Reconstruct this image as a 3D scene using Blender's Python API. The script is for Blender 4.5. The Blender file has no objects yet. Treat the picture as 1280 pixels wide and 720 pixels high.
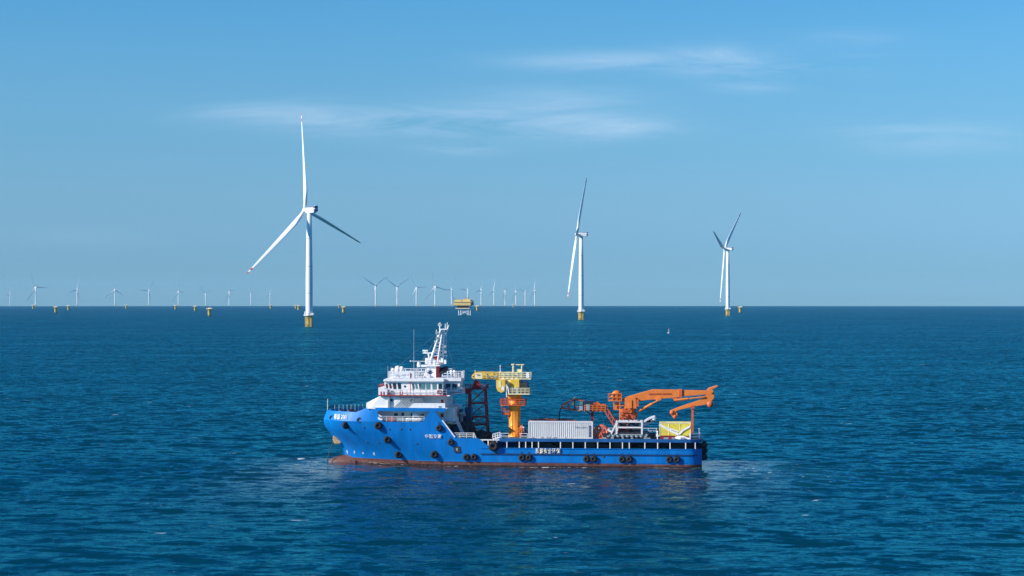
import bpy, bmesh, math, random
import numpy as np
from mathutils import Vector, Matrix
R = math.radians
random.seed(7)
rng = np.random.default_rng(7)
SC = bpy.context.scene
COL = SC.collection

# ------------------------------------------------------------------ camera
F = 2489.0                      # focal length in photo pixels (70 mm on 36 mm)
H = 31.35                       # eye height over the water
YE = 375.2                      # photo row of the true eye level
RE = 7.32e6                     # effective earth radius (with refraction)
PITCH = math.atan((YE - 360.0) / F)
cd = bpy.data.cameras.new('camera')
cam = bpy.data.objects.new('camera', cd)
COL.objects.link(cam)
cd.sensor_width = 36.0
cd.lens = 36.0 * F / 1280.0
cd.clip_start = 1.0
cd.clip_end = 120000.0
cam.location = (0, 0, H)
cam.rotation_euler = (R(90) + PITCH, 0, 0)
SC.camera = cam

# ------------------------------------------------------------------ sun, sky, exposure
SUN_AZ, SUN_EL = 69.0, 28.0     # degrees left of "behind the camera", elevation
sdir = Vector((-math.sin(R(SUN_AZ)) * math.cos(R(SUN_EL)), -math.cos(R(SUN_AZ)) * math.cos(R(SUN_EL)), math.sin(R(SUN_EL))))
sl = bpy.data.lights.new('sun', 'SUN')
sl.energy = 5.0
sl.angle = R(0.5)
sl.color = (1.0, 0.94, 0.86)
so = bpy.data.objects.new('sun', sl)
COL.objects.link(so)
so.location = (-100, -60, 200)
so.rotation_euler = sdir.to_track_quat('Z', 'Y').to_euler()

W = bpy.data.worlds.new('World')
SC.world = W
W.use_nodes = True
wn, wl = W.node_tree.nodes, W.node_tree.links
wn.clear()
def N(nodes, t, **kw):
    n = nodes.new(t)
    for k, v in kw.items():
        setattr(n, k, v)
    return n
def ramp(nodes, stops, interp='LINEAR'):
    r = nodes.new('ShaderNodeValToRGB')
    r.color_ramp.interpolation = interp
    e = r.color_ramp.elements
    while len(e) < len(stops):
        e.new(0.5)
    for k, (p, c) in enumerate(stops):
        e[k].position = p
        e[k].color = (c, c, c, 1) if isinstance(c, (int, float)) else (*c, 1)
    return r
def math_n(nodes, links, op, a, b=None, clamp=False):
    m = nodes.new('ShaderNodeMath'); m.operation = op; m.use_clamp = clamp
    for i, v in enumerate((a, b)):
        if v is None: continue
        if isinstance(v, (int, float)): m.inputs[i].default_value = v
        else: links.new(v, m.inputs[i])
    return m.outputs[0]
sky = N(wn, 'ShaderNodeTexSky', sky_type='NISHITA', sun_disc=False, sun_elevation=R(SUN_EL),
        sun_rotation=math.atan2(sdir.x, sdir.y), altitude=0.0, air_density=1.0, dust_density=0.3, ozone_density=2.0)
tc = N(wn, 'ShaderNodeTexCoord')
sep = N(wn, 'ShaderNodeSeparateXYZ'); wl.new(tc.outputs['Generated'], sep.inputs[0])
# colour of the clear air by height above the horizon
elr = ramp(wn, [(0.0, (0.269, 0.584, 1.085)), (0.0121, (0.254, 0.546, 1.053)), (0.0262, (0.266, 0.543, 1.051)), (0.0502, (0.316, 0.578, 0.962)), (0.0742, (0.326, 0.619, 0.934)), (0.1, (0.338, 0.669, 0.956)), (0.1256, (0.32, 0.699, 0.986)), (0.1483, (0.286, 0.705, 1.007)), (0.3, (0.15, 0.54, 0.97)), (0.5, (0.07, 0.45, 0.97)), (1.0, (0.06, 0.44, 0.97))])
wl.new(sep.outputs['Z'], elr.inputs[0])
mul = N(wn, 'ShaderNodeMix', data_type='RGBA', blend_type='MULTIPLY'); mul.inputs[0].default_value = 1.0
wl.new(sky.outputs[0], mul.inputs[6]); wl.new(elr.outputs[0], mul.inputs[7])
# thin cirrus, laid out by direction
ymax = math_n(wn, wl, 'MAXIMUM', sep.outputs['Y'], 0.05)
U = math_n(wn, wl, 'DIVIDE', sep.outputs['X'], ymax)
V = math_n(wn, wl, 'DIVIDE', sep.outputs['Z'], ymax)
comb = N(wn, 'ShaderNodeCombineXYZ'); wl.new(U, comb.inputs[0]); wl.new(V, comb.inputs[1])
mp = N(wn, 'ShaderNodeMapping'); wl.new(comb.outputs[0], mp.inputs[0])
mp.inputs['Scale'].default_value = (8.5, 66.0, 1); mp.inputs['Rotation'].default_value = (0, 0, R(-2.0))
nz = N(wn, 'ShaderNodeTexNoise'); nz.inputs['Scale'].default_value = 1.0; nz.inputs['Detail'].default_value = 7; nz.inputs['Roughness'].default_value = 0.68
nz.inputs['Distortion'].default_value = 0.8
wl.new(mp.outputs[0], nz.inputs['Vector'])
cl = ramp(wn, [(0.33, 0.0), (0.70, 1.0)]); wl.new(nz.outputs['Fac'], cl.inputs[0])
mask = None
for (px, py, rx, ry, st) in [(760, 77, 130, 13, 1.0), (905, 74, 90, 20, 1.0), (990, 88, 110, 12, .7), (1080, 74, 60, 8, .5), (330, 138, 110, 15, .7), (480, 152, 170, 18, .9), (620, 156, 150, 22, 1.0), (760, 160, 100, 16, .9), (690, 126, 130, 20, .7), (570, 187, 60, 8, .7), (1150, 160, 130, 14, .55), (1180, 178, 120, 16, .55), (1060, 48, 80, 12, .35), (940, 108, 60, 10, .5), (110, 295, 130, 14, .25)]:
    a = math_n(wn, wl, 'MULTIPLY', math_n(wn, wl, 'SUBTRACT', U, (px - 640) / F), F / rx)
    b = math_n(wn, wl, 'MULTIPLY', math_n(wn, wl, 'SUBTRACT', V, (YE - py) / F), F / ry)
    d = math_n(wn, wl, 'ADD', math_n(wn, wl, 'MULTIPLY', a, a), math_n(wn, wl, 'MULTIPLY', b, b))
    e = math_n(wn, wl, 'MULTIPLY', math_n(wn, wl, 'EXPONENT', math_n(wn, wl, 'MULTIPLY', d, -1.3)), st)
    mask = e if mask is None else math_n(wn, wl, 'ADD', mask, e)
cf = math_n(wn, wl, 'MULTIPLY', math_n(wn, wl, 'MINIMUM', mask, 1.0), cl.outputs[0])
cf = math_n(wn, wl, 'MULTIPLY', cf, 0.52)
cm = N(wn, 'ShaderNodeMix', data_type='RGBA'); wl.new(cf, cm.inputs[0]); wl.new(mul.outputs[2], cm.inputs[6])
cm.inputs[7].default_value = (4.6, 6.0, 7.6, 1)
bg = N(wn, 'ShaderNodeBackground'); bg.inputs[1].default_value = 0.10
wl.new(cm.outputs[2], bg.inputs[0])
wo = N(wn, 'ShaderNodeOutputWorld'); wl.new(bg.outputs[0], wo.inputs[0])

vs = SC.view_settings
vs.view_transform = 'Standard'; vs.look = 'None'; vs.gamma = 1.0; vs.use_curve_mapping = False
vs.exposure = 0.40
SC.render.engine = 'CYCLES'
SC.cycles.volume_bounces = 1
SC.cycles.max_bounces = 8

# ------------------------------------------------------------------ photo measurements to places
def ray(px, py):
    x, y = (px - 640.0) / F, -(py - 360.0) / F
    c, s = math.cos(PITCH), math.sin(PITCH)
    return Vector((x, c - s * y, s + c * y))
def sea_drop(d): return -d * d / (2 * RE)
def sea_at(px, py):                                   # the point of the curved sea seen at a photo pixel
    r = ray(px, py); hx = math.hypot(r.x, r.y); t = -r.z / hx
    q = 1.0 / (2 * RE)                                # H/D + qD = t
    disc = max(t * t - 4 * q * H, 0.0)
    d = 2 * H / (t + math.sqrt(disc))
    return Vector((r.x / hx * d, r.y / hx * d, sea_drop(d)))
YAW = R(-5.0)
HB = 9.0                                              # half beam
cy, sy = math.cos(YAW), math.sin(YAW)
_near = sea_at(645, 583.6)
OX, OY = _near.x + HB * (-sy), _near.y + HB * cy      # ship origin, amidships on the centreline
def S(px, py, yl=-HB):                                # photo pixel -> ship coordinates, for a thing yl off the centreline
    r = ray(px, py); n = Vector((-sy, cy, 0)); o = Vector((OX, OY, 0))
    t = (n.dot(o - Vector((0, 0, H))) + yl) / n.dot(r)
    p = Vector((0, 0, H)) + r * t - o
    return Vector((p.x * cy + p.y * sy, yl, p.z))
def SX(px, yl=-HB): return S(px, 560, yl).x
def SZ(py, px=645, yl=-HB): return S(px, py, yl).z
SHIP_M = Matrix.Translation((OX, OY, 0)) @ Matrix.Rotation(YAW, 4, 'Z')

# ------------------------------------------------------------------ materials
MATS = {}
def mat(name, col, rough=0.5, metal=0.0, var=0.12, scale=0.8, dirt=None, dirt_amt=0.0, bump=0.0, spec=0.4, emis=None, streak=False, rust=0.0):
    if name in MATS: return MATS[name]
    m = bpy.data.materials.new(name); m.use_nodes = True
    nt = m.node_tree; nn, ll = nt.nodes, nt.links
    p = nn['Principled BSDF']
    p.inputs['Roughness'].default_value = rough; p.inputs['Metallic'].default_value = metal
    p.inputs['Specular IOR Level'].default_value = spec
    t = N(nn, 'ShaderNodeTexCoord')
    n = N(nn, 'ShaderNodeTexNoise'); n.inputs['Scale'].default_value = scale; n.inputs['Detail'].default_value = 6; n.inputs['Roughness'].default_value = 0.65
    mpp = N(nn, 'ShaderNodeMapping'); ll.new(t.outputs['Object'], mpp.inputs[0]); ll.new(mpp.outputs[0], n.inputs['Vector'])
    if streak: mpp.inputs['Scale'].default_value = (1.4, 1.4, 0.16)
    lo = tuple(c * (1 - var) for c in col); hi = tuple(min(c * (1 + var), 1) for c in col)
    r = ramp(nn, [(0.3, lo), (0.7, hi)]); ll.new(n.outputs['Fac'], r.inputs[0])
    out = r.outputs[0]
    if dirt:
        n2 = N(nn, 'ShaderNodeTexNoise'); n2.inputs['Scale'].default_value = scale * 2.3; n2.inputs['Detail'].default_value = 8; n2.inputs['Roughness'].default_value = 0.7
        mp2 = N(nn, 'ShaderNodeMapping'); ll.new(t.outputs['Object'], mp2.inputs[0]); ll.new(mp2.outputs[0], n2.inputs['Vector'])
        if streak: mp2.inputs['Scale'].default_value = (1.2, 1.2, 0.22)
        r2 = ramp(nn, [(0.52, 0.0), (0.72, dirt_amt)]); ll.new(n2.outputs['Fac'], r2.inputs[0])
        mx = N(nn, 'ShaderNodeMix', data_type='RGBA'); ll.new(r2.outputs[0], mx.inputs[0]); ll.new(out, mx.inputs[6]); mx.inputs[7].default_value = (*dirt, 1)
        out = mx.outputs[2]
    if rust:
        n3 = N(nn, 'ShaderNodeTexNoise'); n3.inputs['Scale'].default_value = 1.0; n3.inputs['Detail'].default_value = 5; n3.inputs['Roughness'].default_value = .6
        mp3 = N(nn, 'ShaderNodeMapping'); ll.new(t.outputs['Object'], mp3.inputs[0]); ll.new(mp3.outputs[0], n3.inputs['Vector']); mp3.inputs['Scale'].default_value = (2.6, 2.6, .22)
        r3 = ramp(nn, [(0.62, 0.0), (0.74, rust)]); ll.new(n3.outputs['Fac'], r3.inputs[0])
        mx3 = N(nn, 'ShaderNodeMix', data_type='RGBA'); ll.new(r3.outputs[0], mx3.inputs[0]); ll.new(out, mx3.inputs[6]); mx3.inputs[7].default_value = (.10, .085, .09, 1)
        out = mx3.outputs[2]
    ll.new(out, p.inputs['Base Color'])
    rr = ramp(nn, [(0.3, max(rough - .08, .02)), (0.7, min(rough + .1, 1))]); ll.new(n.outputs['Fac'], rr.inputs[0]); ll.new(rr.outputs[0], p.inputs['Roughness'])
    if bump:
        b = N(nn, 'ShaderNodeBump'); b.inputs['Strength'].default_value = bump; b.inputs['Distance'].default_value = 0.05
        ll.new(n.outputs['Fac'], b.inputs['Height']); ll.new(b.outputs[0], p.inputs['Normal'])
    MATS[name] = m
    return m
RUST = (0.16, 0.07, 0.03)
M_HULL = mat('blue hull paint', (0.0002, 0.170, 0.53), .45, var=.17, scale=.5, dirt=(0.012, 0.13, 0.36), dirt_amt=.5, streak=True, bump=.45, spec=.2, rust=.55)
M_BOOT = mat('worn red bottom paint', (0.125, 0.045, 0.038), .6, var=.4, scale=.8, dirt=(0.22, 0.17, 0.15), dirt_amt=.6, bump=.3)
M_WET = mat('wet weedy bottom paint', (0.045, 0.022, 0.018), .25, var=.4, scale=1.2, dirt=(0.03, 0.04, 0.02), dirt_amt=.6)
M_WHITE = mat('white ship paint', (0.86, 0.85, 0.85), .45, var=.05, scale=.7, dirt=(0.52, 0.42, 0.36), dirt_amt=.45, streak=True, rust=.3)
M_LETTER = mat('white lettering', (0.85, 0.85, 0.85), .5, var=.03)
M_SALT = mat('salt bloom', (0.42, 0.58, 0.75), .7, var=.2, scale=3)
M_CREAM = mat('cream lettering', (0.95, 0.84, 0.60), .5, var=.04)
M_RUBBER = mat('black rubber', (0.014, 0.014, 0.016), .75, var=.4, scale=3, dirt=(0.05, .045, .04), dirt_amt=.5)
M_DARK = mat('dark machinery', (0.03, 0.035, 0.045), .6, var=.4, scale=2)
M_GLASS = mat('dark window glass', (0.02, 0.045, 0.06), .08, var=.2, scale=1, spec=.6)
M_GLASS2 = mat('pale green window glass', (0.10, 0.22, 0.24), .08, var=.2, scale=1, spec=.6)
M_RED = mat('red safety paint', (0.46, 0.03, 0.03), .5, var=.2)
M_TOWER = mat('dark red lattice paint', (0.27, 0.022, 0.03), .55, var=.25, scale=1.5, dirt=RUST, dirt_amt=.4)
M_ORANGE = mat('orange crane paint', (0.74, 0.205, 0.04), .42, var=.12, scale=1.2, dirt=(0.35, 0.09, 0.02), dirt_amt=.45)
M_ORANGE2 = mat('worn orange red paint', (0.60, 0.12, 0.035), .5, var=.2, scale=1.5, dirt=RUST, dirt_amt=.5)
M_YCOL = mat('orange yellow column paint', (0.85, 0.32, 0.03), .42, var=.1, scale=.9, dirt=(0.5, 0.17, 0.03), dirt_amt=.4, streak=True)
M_YELL = mat('yellow paint', (0.82, 0.52, 0.06), .45, var=.12, scale=1.0, dirt=(0.6, 0.4, 0.12), dirt_amt=.4)
M_PALEY = mat('pale yellow paint', (0.86, 0.77, 0.46), .5, var=.12, scale=1.4, dirt=(0.45, 0.36, 0.2), dirt_amt=.5)
M_LIME = mat('yellow tarpaulin', (0.72, 0.60, 0.07), .6, var=.25, scale=2.2, dirt=(0.45, 0.33, 0.1), dirt_amt=.6, bump=.5)
M_PINK = mat('faded red reel paint', (0.72, 0.16, 0.09), .55, var=.2, scale=1.5, dirt=RUST, dirt_amt=.4)
M_DECK = mat('deck paint', (0.06, 0.10, 0.10), .7, var=.3, scale=.6, dirt=RUST, dirt_amt=.4)
M_EDGE = mat('teal deck edge paint', (0.01, 0.10, 0.30), .45, var=.2, scale=.7, dirt=(0.05, .08, .12), dirt_amt=.5)
M_STEEL = mat('galvanised steel', (0.45, 0.47, 0.48), .45, metal=.4, var=.15, scale=3)
M_GREY = mat('grey machinery paint', (0.30, 0.34, 0.37), .5, var=.2, scale=2, dirt=RUST, dirt_amt=.3)
M_TAN = mat('weathered anchor steel', (0.50, 0.33, 0.16), .65, var=.3, scale=2)
M_CONT = mat('white container paint', (0.76, 0.74, 0.73), .5, var=.05, scale=1, dirt=(0.5, 0.40, 0.33), dirt_amt=.4, streak=True, rust=.25)
M_TURB = mat('white turbine paint', (0.80, 0.81, 0.82), .38, var=.03, scale=.05)
M_FOUND = mat('yellow foundation paint', (0.85, 0.55, 0.13), .5, var=.12, scale=.3, dirt=(0.45, 0.28, 0.08), dirt_amt=.4)
M_ALGAE = mat('weedy splash zone', (0.20, 0.15, 0.04), .6, var=.4, scale=.4)
M_SUBST = mat('ochre platform paint', (0.84, 0.60, 0.20), .55, var=.12, scale=.1)
M_CLOTH = mat('white webbing', (0.8, 0.8, 0.78), .8, var=.06)
M_NAVY = mat('navy blue paint', (0.01, 0.045, 0.13), .45, var=.25, scale=1.5)

# ------------------------------------------------------------------ mesh building
class MB:
    def __init__(self): self.v, self.f, self.s, self.mi = [], [], [], []; self.cur = 0; self.marks = []
    def add(self, vs_, fs, smooth=False):
        o = len(self.v); self.marks.append((o, len(self.f))); self.v += [Vector(p) for p in vs_]
        for q in fs:
            self.f.append([o + i for i in q]); self.s.append(smooth); self.mi.append(self.cur)
    def box(self, a, b):
        x0, x1 = sorted((a[0], b[0])); y0, y1 = sorted((a[1], b[1])); z0, z1 = sorted((a[2], b[2]))
        self.add([(x0,y0,z0),(x1,y0,z0),(x1,y1,z0),(x0,y1,z0),(x0,y0,z1),(x1,y0,z1),(x1,y1,z1),(x0,y1,z1)],
                 [(0,3,2,1),(4,5,6,7),(0,1,5,4),(1,2,6,5),(2,3,7,6),(3,0,4,7)])
        return self
    def cbox(self, c, sx, sy_, sz): return self.box((c[0]-sx/2, c[1]-sy_/2, c[2]-sz/2), (c[0]+sx/2, c[1]+sy_/2, c[2]+sz/2))
    def prism(self, pts, y0, y1):                      # outline in x,z pushed through from y0 to y1
        n = len(pts); a = sum(pts[i][0]*pts[(i+1) % n][1] - pts[(i+1) % n][0]*pts[i][1] for i in range(n))
        if a < 0: pts = pts[::-1]
        if y0 > y1: y0, y1 = y1, y0
        self.add([(x, y0, z) for x, z in pts] + [(x, y1, z) for x, z in pts],
                 [tuple(range(n)), tuple(range(2*n-1, n-1, -1))] + [(i, n+i, n+(i+1) % n, (i+1) % n) for i in range(n)])
        return self
    def pprism(self, pix, y0, y1):                     # the same, the outline measured in the photo on the plane y0
        pts = [S(a, b, y0) for a, b in pix]
        return self.prism([(p.x, p.z) for p in pts], y0, y1)
    def tube(self, p, q, r, n=8, r2=None, cap=True):
        p, q = Vector(p), Vector(q); d = q - p
        if d.length < 1e-6: return self
        r2 = r if r2 is None else r2
        d.normalize(); u = d.orthogonal().normalized(); w = d.cross(u)
        c = [(math.cos(2*math.pi*i/n), math.sin(2*math.pi*i/n)) for i in range(n)]
        vs_ = [p + (u*a + w*b)*r for a, b in c] + [q + (u*a + w*b)*r2 for a, b in c]
        self.add(vs_, [(i, (i+1) % n, n+(i+1) % n, n+i) for i in range(n)], n > 5)
        if cap: self.add(vs_, [tuple(range(n-1, -1, -1)), tuple(range(n, 2*n))])
        return self
    def path(self, pts, r, n=6):
        for a, b in zip(pts, pts[1:]): self.tube(a, b, r, n)
        return self
    def beam(self, p, q, w, h=None):                    # square bar
        p, q = Vector(p), Vector(q); h = w if h is None else h; d = (q - p).normalized()
        up = Vector((0, 0, 1)) if abs(d.z) < .95 else Vector((0, 1, 0))
        a = d.cross(up).normalized() * w/2; b = a.cross(d).normalized() * h/2
        vs_ = [p-a-b, p+a-b, p+a+b, p-a+b, q-a-b, q+a-b, q+a+b, q-a+b]
        self.add(vs_, [(0,3,2,1),(4,5,6,7),(0,1,5,4),(1,2,6,5),(2,3,7,6),(3,0,4,7)][::1])
        return self
    def lathe(self, prof, c=(0,0,0), axis='Z', n=20):   # prof: (radius, height)
        c = Vector(c)
        def P(r, h, a):
            x, y = r*math.cos(a), r*math.sin(a)
            v = {'Z': (x, y, h), 'Y': (x, h, y), 'X': (h, x, y)}[axis]
            return c + Vector(v)
        m = len(prof)
        self.add([P(r, h, 2*math.pi*k/n) for r, h in prof for k in range(n)],
                 [(j*n+k, j*n+(k+1) % n, (j+1)*n+(k+1) % n, (j+1)*n+k) for j in range(m-1) for k in range(n)], True)
        return self
    def torus(self, c, R_, r, axis='Y', n=20, m=10, sq=1.0):
        prof = [(R_ + r*math.cos(2*math.pi*i/m), sq*r*math.sin(2*math.pi*i/m)) for i in range(m+1)]
        return self.lathe(prof, c, axis, n)
    def ball(self, c, r, sz=1.0, n=14): return self.lathe([(r*math.sin(math.pi*i/8)+1e-4, -sz*r*math.cos(math.pi*i/8)) for i in range(9)], c, 'Z', n)
    def rail(self, pts, h=1.05, step=1.5, r=.04, n_=3):
        pts = [Vector(p) for p in pts]
        for k in range(1, n_+1):
            o = Vector((0, 0, h*k/n_))
            for a, b in zip(pts, pts[1:]): self.beam(a+o, b+o, r*2)
        for a, b in zip(pts, pts[1:]):
            L = (b-a).length; m = max(1, round(L/step))
            for i in range(m+1):
                p = a.lerp(b, i/m); self.beam(p, p+Vector((0, 0, h)), r*2)
        return self
    def build(self, name, mats, parent=None, origin=(0,0,0), bevel=0.0, recalc=False):
        me = bpy.data.meshes.new(name); o = Vector(origin)
        me.from_pydata([tuple(p - o) for p in self.v], [], self.f)
        ms = mats if isinstance(mats, (list, tuple)) else [mats]
        for m in ms: me.materials.append(m)
        me.polygons.foreach_set('use_smooth', self.s); me.polygons.foreach_set('material_index', self.mi)
        bm = bmesh.new(); bm.from_mesh(me)
        if recalc:
            bmesh.ops.remove_doubles(bm, verts=bm.verts, dist=1e-4)
        bmesh.ops.recalc_face_normals(bm, faces=bm.faces); bm.to_mesh(me); bm.free()
        ob = bpy.data.objects.new(name, me); COL.objects.link(ob)
        if parent: ob.parent = parent
        if bevel:
            bv = ob.modifiers.new('edge', 'BEVEL'); bv.width = bevel; bv.segments = 2; bv.limit_method = 'ANGLE'
        return ob
def build_each(mb, name, m, parent=None, origin=(0,0,0), bevel=0.0, per=1):   # one object for every `per` shapes added
    mk = mb.marks[::per] + [(len(mb.v), len(mb.f))]
    for (v0, f0), (v1, f1) in zip(mk, mk[1:]):
        p = MB(); p.v = mb.v[v0:v1]; p.f = [[i-v0 for i in q] for q in mb.f[f0:f1]]; p.s = mb.s[f0:f1]; p.mi = mb.mi[f0:f1]
        p.build(name, m, parent, origin, bevel)
def tag(o, label=None, cat=None, group=None, kind=None):
    if label: o['label'] = label
    if cat: o['category'] = cat
    if group: o['group'] = group
    if kind: o['kind'] = kind
    return o
def empty(name, M=None):
    o = bpy.data.objects.new(name, None); COL.objects.link(o); o.empty_display_size = 1.0
    if M is not None: o.matrix_world = M
    return o
def aboard(name, label, cat, loc, group=None):          # a thing standing on or hanging from the ship
    o = empty(name, SHIP_M @ Matrix.Translation(loc))
    return tag(o, label, cat, group)
def copy_tree(o, parent=None):
    c = o.copy(); COL.objects.link(c); c.parent = parent
    for ch in list(o.children): copy_tree(ch, c)
    return c
def lettering(name, s, height, width, mp_, m, parent, thick=.03):
    """flat letters; mp_ takes (u, v) along and up the text to a point, a second call gives the outward offset"""
    cu = bpy.data.curves.new(name, 'FONT'); cu.body = s; cu.size = 1.0; cu.offset = .006; cu.resolution_u = 3
    to = bpy.data.objects.new(name, cu); COL.objects.link(to)
    bpy.context.view_layer.update()
    me = bpy.data.meshes.new_from_object(to.evaluated_get(bpy.context.evaluated_depsgraph_get()))
    bpy.data.objects.remove(to)
    vs_ = np.array([v.co[:] for v in me.vertices]); lo = vs_.min(0); hi = vs_.max(0)
    bm = bmesh.new(); bm.from_mesh(me)
    for v in bm.verts:
        u = (v.co.x - lo[0]) / (hi[0]-lo[0]) * width; w = (v.co.y - lo[1]) / (hi[1]-lo[1]) * height
        v.co = mp_(u, w)
    bm.to_mesh(me); bm.free(); me.name = name
    me.materials.clear(); me.materials.append(m)
    ob = bpy.data.objects.new(name, me); COL.objects.link(ob); ob.parent = parent
    sm = ob.modifiers.new('thickness', 'SOLIDIFY'); sm.thickness = thick; sm.offset = 0
    return ob

# ------------------------------------------------------------------ the sea: one curved sheet with real waves
WATER_DEEP = (.0002, .0405, .0675, 1)
WATER_TINT = (.065, .50, .63, 1)
def build_sea():
    # fine sector in front of the camera
    ys = np.concatenate([np.arange(860, 660, -1.0), np.arange(660, 395, -0.55), np.arange(395, 383.2, -0.4)])
    ang = np.arctan((ys - YE) / F)
    q = 1.0 / (2 * RE)
    disc = np.maximum(ang**2 - 4*q*H, 0)
    d = 2*H / (ang + np.sqrt(disc))
    d = np.concatenate([d, [d[-1]*1.06, 17500, 19000, 21000, 23500, 27000, 32000]])
    d = np.sort(d)
    az = np.linspace(R(-19), R(19), 1500)
    D, A = np.meshgrid(d, az, indexing='ij')
    X, Y = D*np.sin(A), D*np.cos(A)
    sp = np.gradient(d)[:, None]                       # row spacing
    lat = D * (az[1]-az[0])
    Z = np.zeros_like(D)
    # patches of gusts and slicks change the height of the small waves
    g = np.zeros_like(D)
    for k in range(14):
        th = rng.uniform(0, math.pi); lam = rng.uniform(60, 260)
        g += np.sin((X*math.cos(th)*.5 + Y*math.sin(th))*2*math.pi/lam + rng.uniform(0, 6.28))
    g = np.clip(1 + .16*g, .4, 1.6)
    # shelter on the near side of the ship
    lx = (X-OX)*cy + (Y-OY)*sy; ly = -(X-OX)*sy + (Y-OY)*cy
    lee = np.exp(-np.clip(np.abs(lx)-34, 0, None)**2/(2*9**2)) * np.exp(-np.clip(-9-ly, 0, None)**2/(2*34**2)) * (ly < 9)
    quiet = 1 - .66*lee
    hx_ = np.linspace(SX(428), X_ST, 60); hw_ = np.array([hb(x, .3) for x in hx_])
    hw = np.interp(lx, hx_, hw_, left=0, right=0)
    dist = np.where((lx > hx_[0]-4) & (lx < X_ST+1.5), np.abs(ly)-np.maximum(hw, .9), 99)
    wash = np.exp(-np.clip(dist, 0, None)/1.1)
    churn = np.exp(-((lx-(X_ST+8))/9)**2 - ((ly+5)/13)**2) + .8*np.exp(-((lx-(X_ST+14))/16)**2 - ((ly+22)/16)**2) + .9*np.exp(-((lx-(hx_[0]-9))/11)**2 - ((ly+6)/12)**2) + .4*np.exp(-((lx-(hx_[0]+10))/16)**2 - ((ly+18)/6)**2)
    wind = R(262); var_all = np.zeros(len(d)); var_res = np.zeros(len(d))
    for k in range(110):
        lam = 1.1 * (12/1.1) ** rng.random()
        th = wind + rng.normal(0, .5)
        amp = .0030 * lam * (1 if lam < 4.5 else (4.5/lam)**.7)
        fade = np.clip((lam / np.maximum(sp, lat) - 2.0) / 2.5, 0, 1)
        var_all += (amp/lam)**2; var_res += (amp/lam*fade[:, int(len(az)/2)])**2
        if fade.max() == 0: continue
        nr = fade[:, 0] > 0
        loc = (g if lam < 12 else 1.0) * (quiet if lam < 30 else 1.0)
        loc = np.broadcast_to(loc, D.shape)
        ph = (X[nr]*math.cos(th) + Y[nr]*math.sin(th))*2*math.pi/lam + rng.uniform(0, 6.28)
        s_ = np.sin(ph); w = amp * fade[nr] * loc[nr]
        Z[nr] += w * (s_ + .25*np.cos(2*ph))
    fine = np.broadcast_to(np.sqrt(1 - var_res/var_all)[:, None], D.shape)
    Z += -D**2*q
    n0, n1 = D.shape
    vf = np.stack([X.ravel(), Y.ravel(), Z.ravel()], 1)
    idx = np.arange(n0*n1).reshape(n0, n1)
    quads = np.stack([idx[:-1, :-1].ravel(), idx[:-1, 1:].ravel(), idx[1:, 1:].ravel(), idx[1:, :-1].ravel()], 1)
    # coarse remainder of the disc
    da = np.array([2, 60, 130, 400, 1200, 4000, 9000, 14000, 20000, 32000.0]); aa = np.linspace(R(19), R(341), 60)
    D2, A2 = np.meshgrid(da, aa, indexing='ij')
    v2 = np.stack([(D2*np.sin(A2)).ravel(), (D2*np.cos(A2)).ravel(), (-D2**2*q).ravel()], 1)
    i2 = np.arange(D2.size).reshape(D2.shape) + len(vf)
    q2 = np.stack([i2[:-1, :-1].ravel(), i2[:-1, 1:].ravel(), i2[1:, 1:].ravel(), i2[1:, :-1].ravel()], 1)
    d3 = np.array([2, 40, 80, d[0]]); a3 = np.linspace(R(-19), R(19), 12)
    D3, A3 = np.meshgrid(d3, a3, indexing='ij')
    v3 = np.stack([(D3*np.sin(A3)).ravel(), (D3*np.cos(A3)).ravel(), (-D3**2*q).ravel()], 1)
    i3 = np.arange(D3.size).reshape(D3.shape) + len(vf) + len(v2)
    q3 = np.stack([i3[:-1, :-1].ravel(), i3[:-1, 1:].ravel(), i3[1:, 1:].ravel(), i3[1:, :-1].ravel()], 1)
    Vv = np.concatenate([vf, v2, v3]); Q = np.concatenate([quads, q2, q3]).astype(np.int32)
    Q = Q[:, ::-1]
    me = bpy.data.meshes.new('sea'); me.vertices.add(len(Vv)); me.vertices.foreach_set('co', Vv.ravel())
    me.loops.add(Q.size); me.polygons.add(len(Q)); me.loops.foreach_set('vertex_index', np.ascontiguousarray(Q).ravel())
    me.polygons.foreach_set('loop_start', np.arange(0, Q.size, 4, dtype=np.int32))
    me.polygons.foreach_set('use_smooth', np.ones(len(Q), bool))
    at = me.attributes.new('calm', 'FLOAT', 'POINT')
    at.data.foreach_set('value', np.concatenate([lee.ravel(), np.zeros(len(v2)+len(v3))]).astype(np.float32))
    for nm_, ar_ in (('wash', wash), ('churn', churn)):
        at = me.attributes.new(nm_, 'FLOAT', 'POINT'); at.data.foreach_set('value', np.concatenate([ar_.ravel(), np.zeros(len(v2)+len(v3))]).astype(np.float32))
    at = me.attributes.new('unresolved', 'FLOAT', 'POINT')
    at.data.foreach_set('value', np.concatenate([fine.ravel(), np.ones(len(v2)+len(v3))]).astype(np.float32))
    me.update(); me.validate()
    if me.polygons[10].normal.z < 0: me.flip_normals()
    o = bpy.data.objects.new('sea', me); COL.objects.link(o)
    m = bpy.data.materials.new('sea water'); m.use_nodes = True; nn, ll = m.node_tree.nodes, m.node_tree.links
    nn.clear()
    geo = N(nn, 'ShaderNodeNewGeometry')
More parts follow.
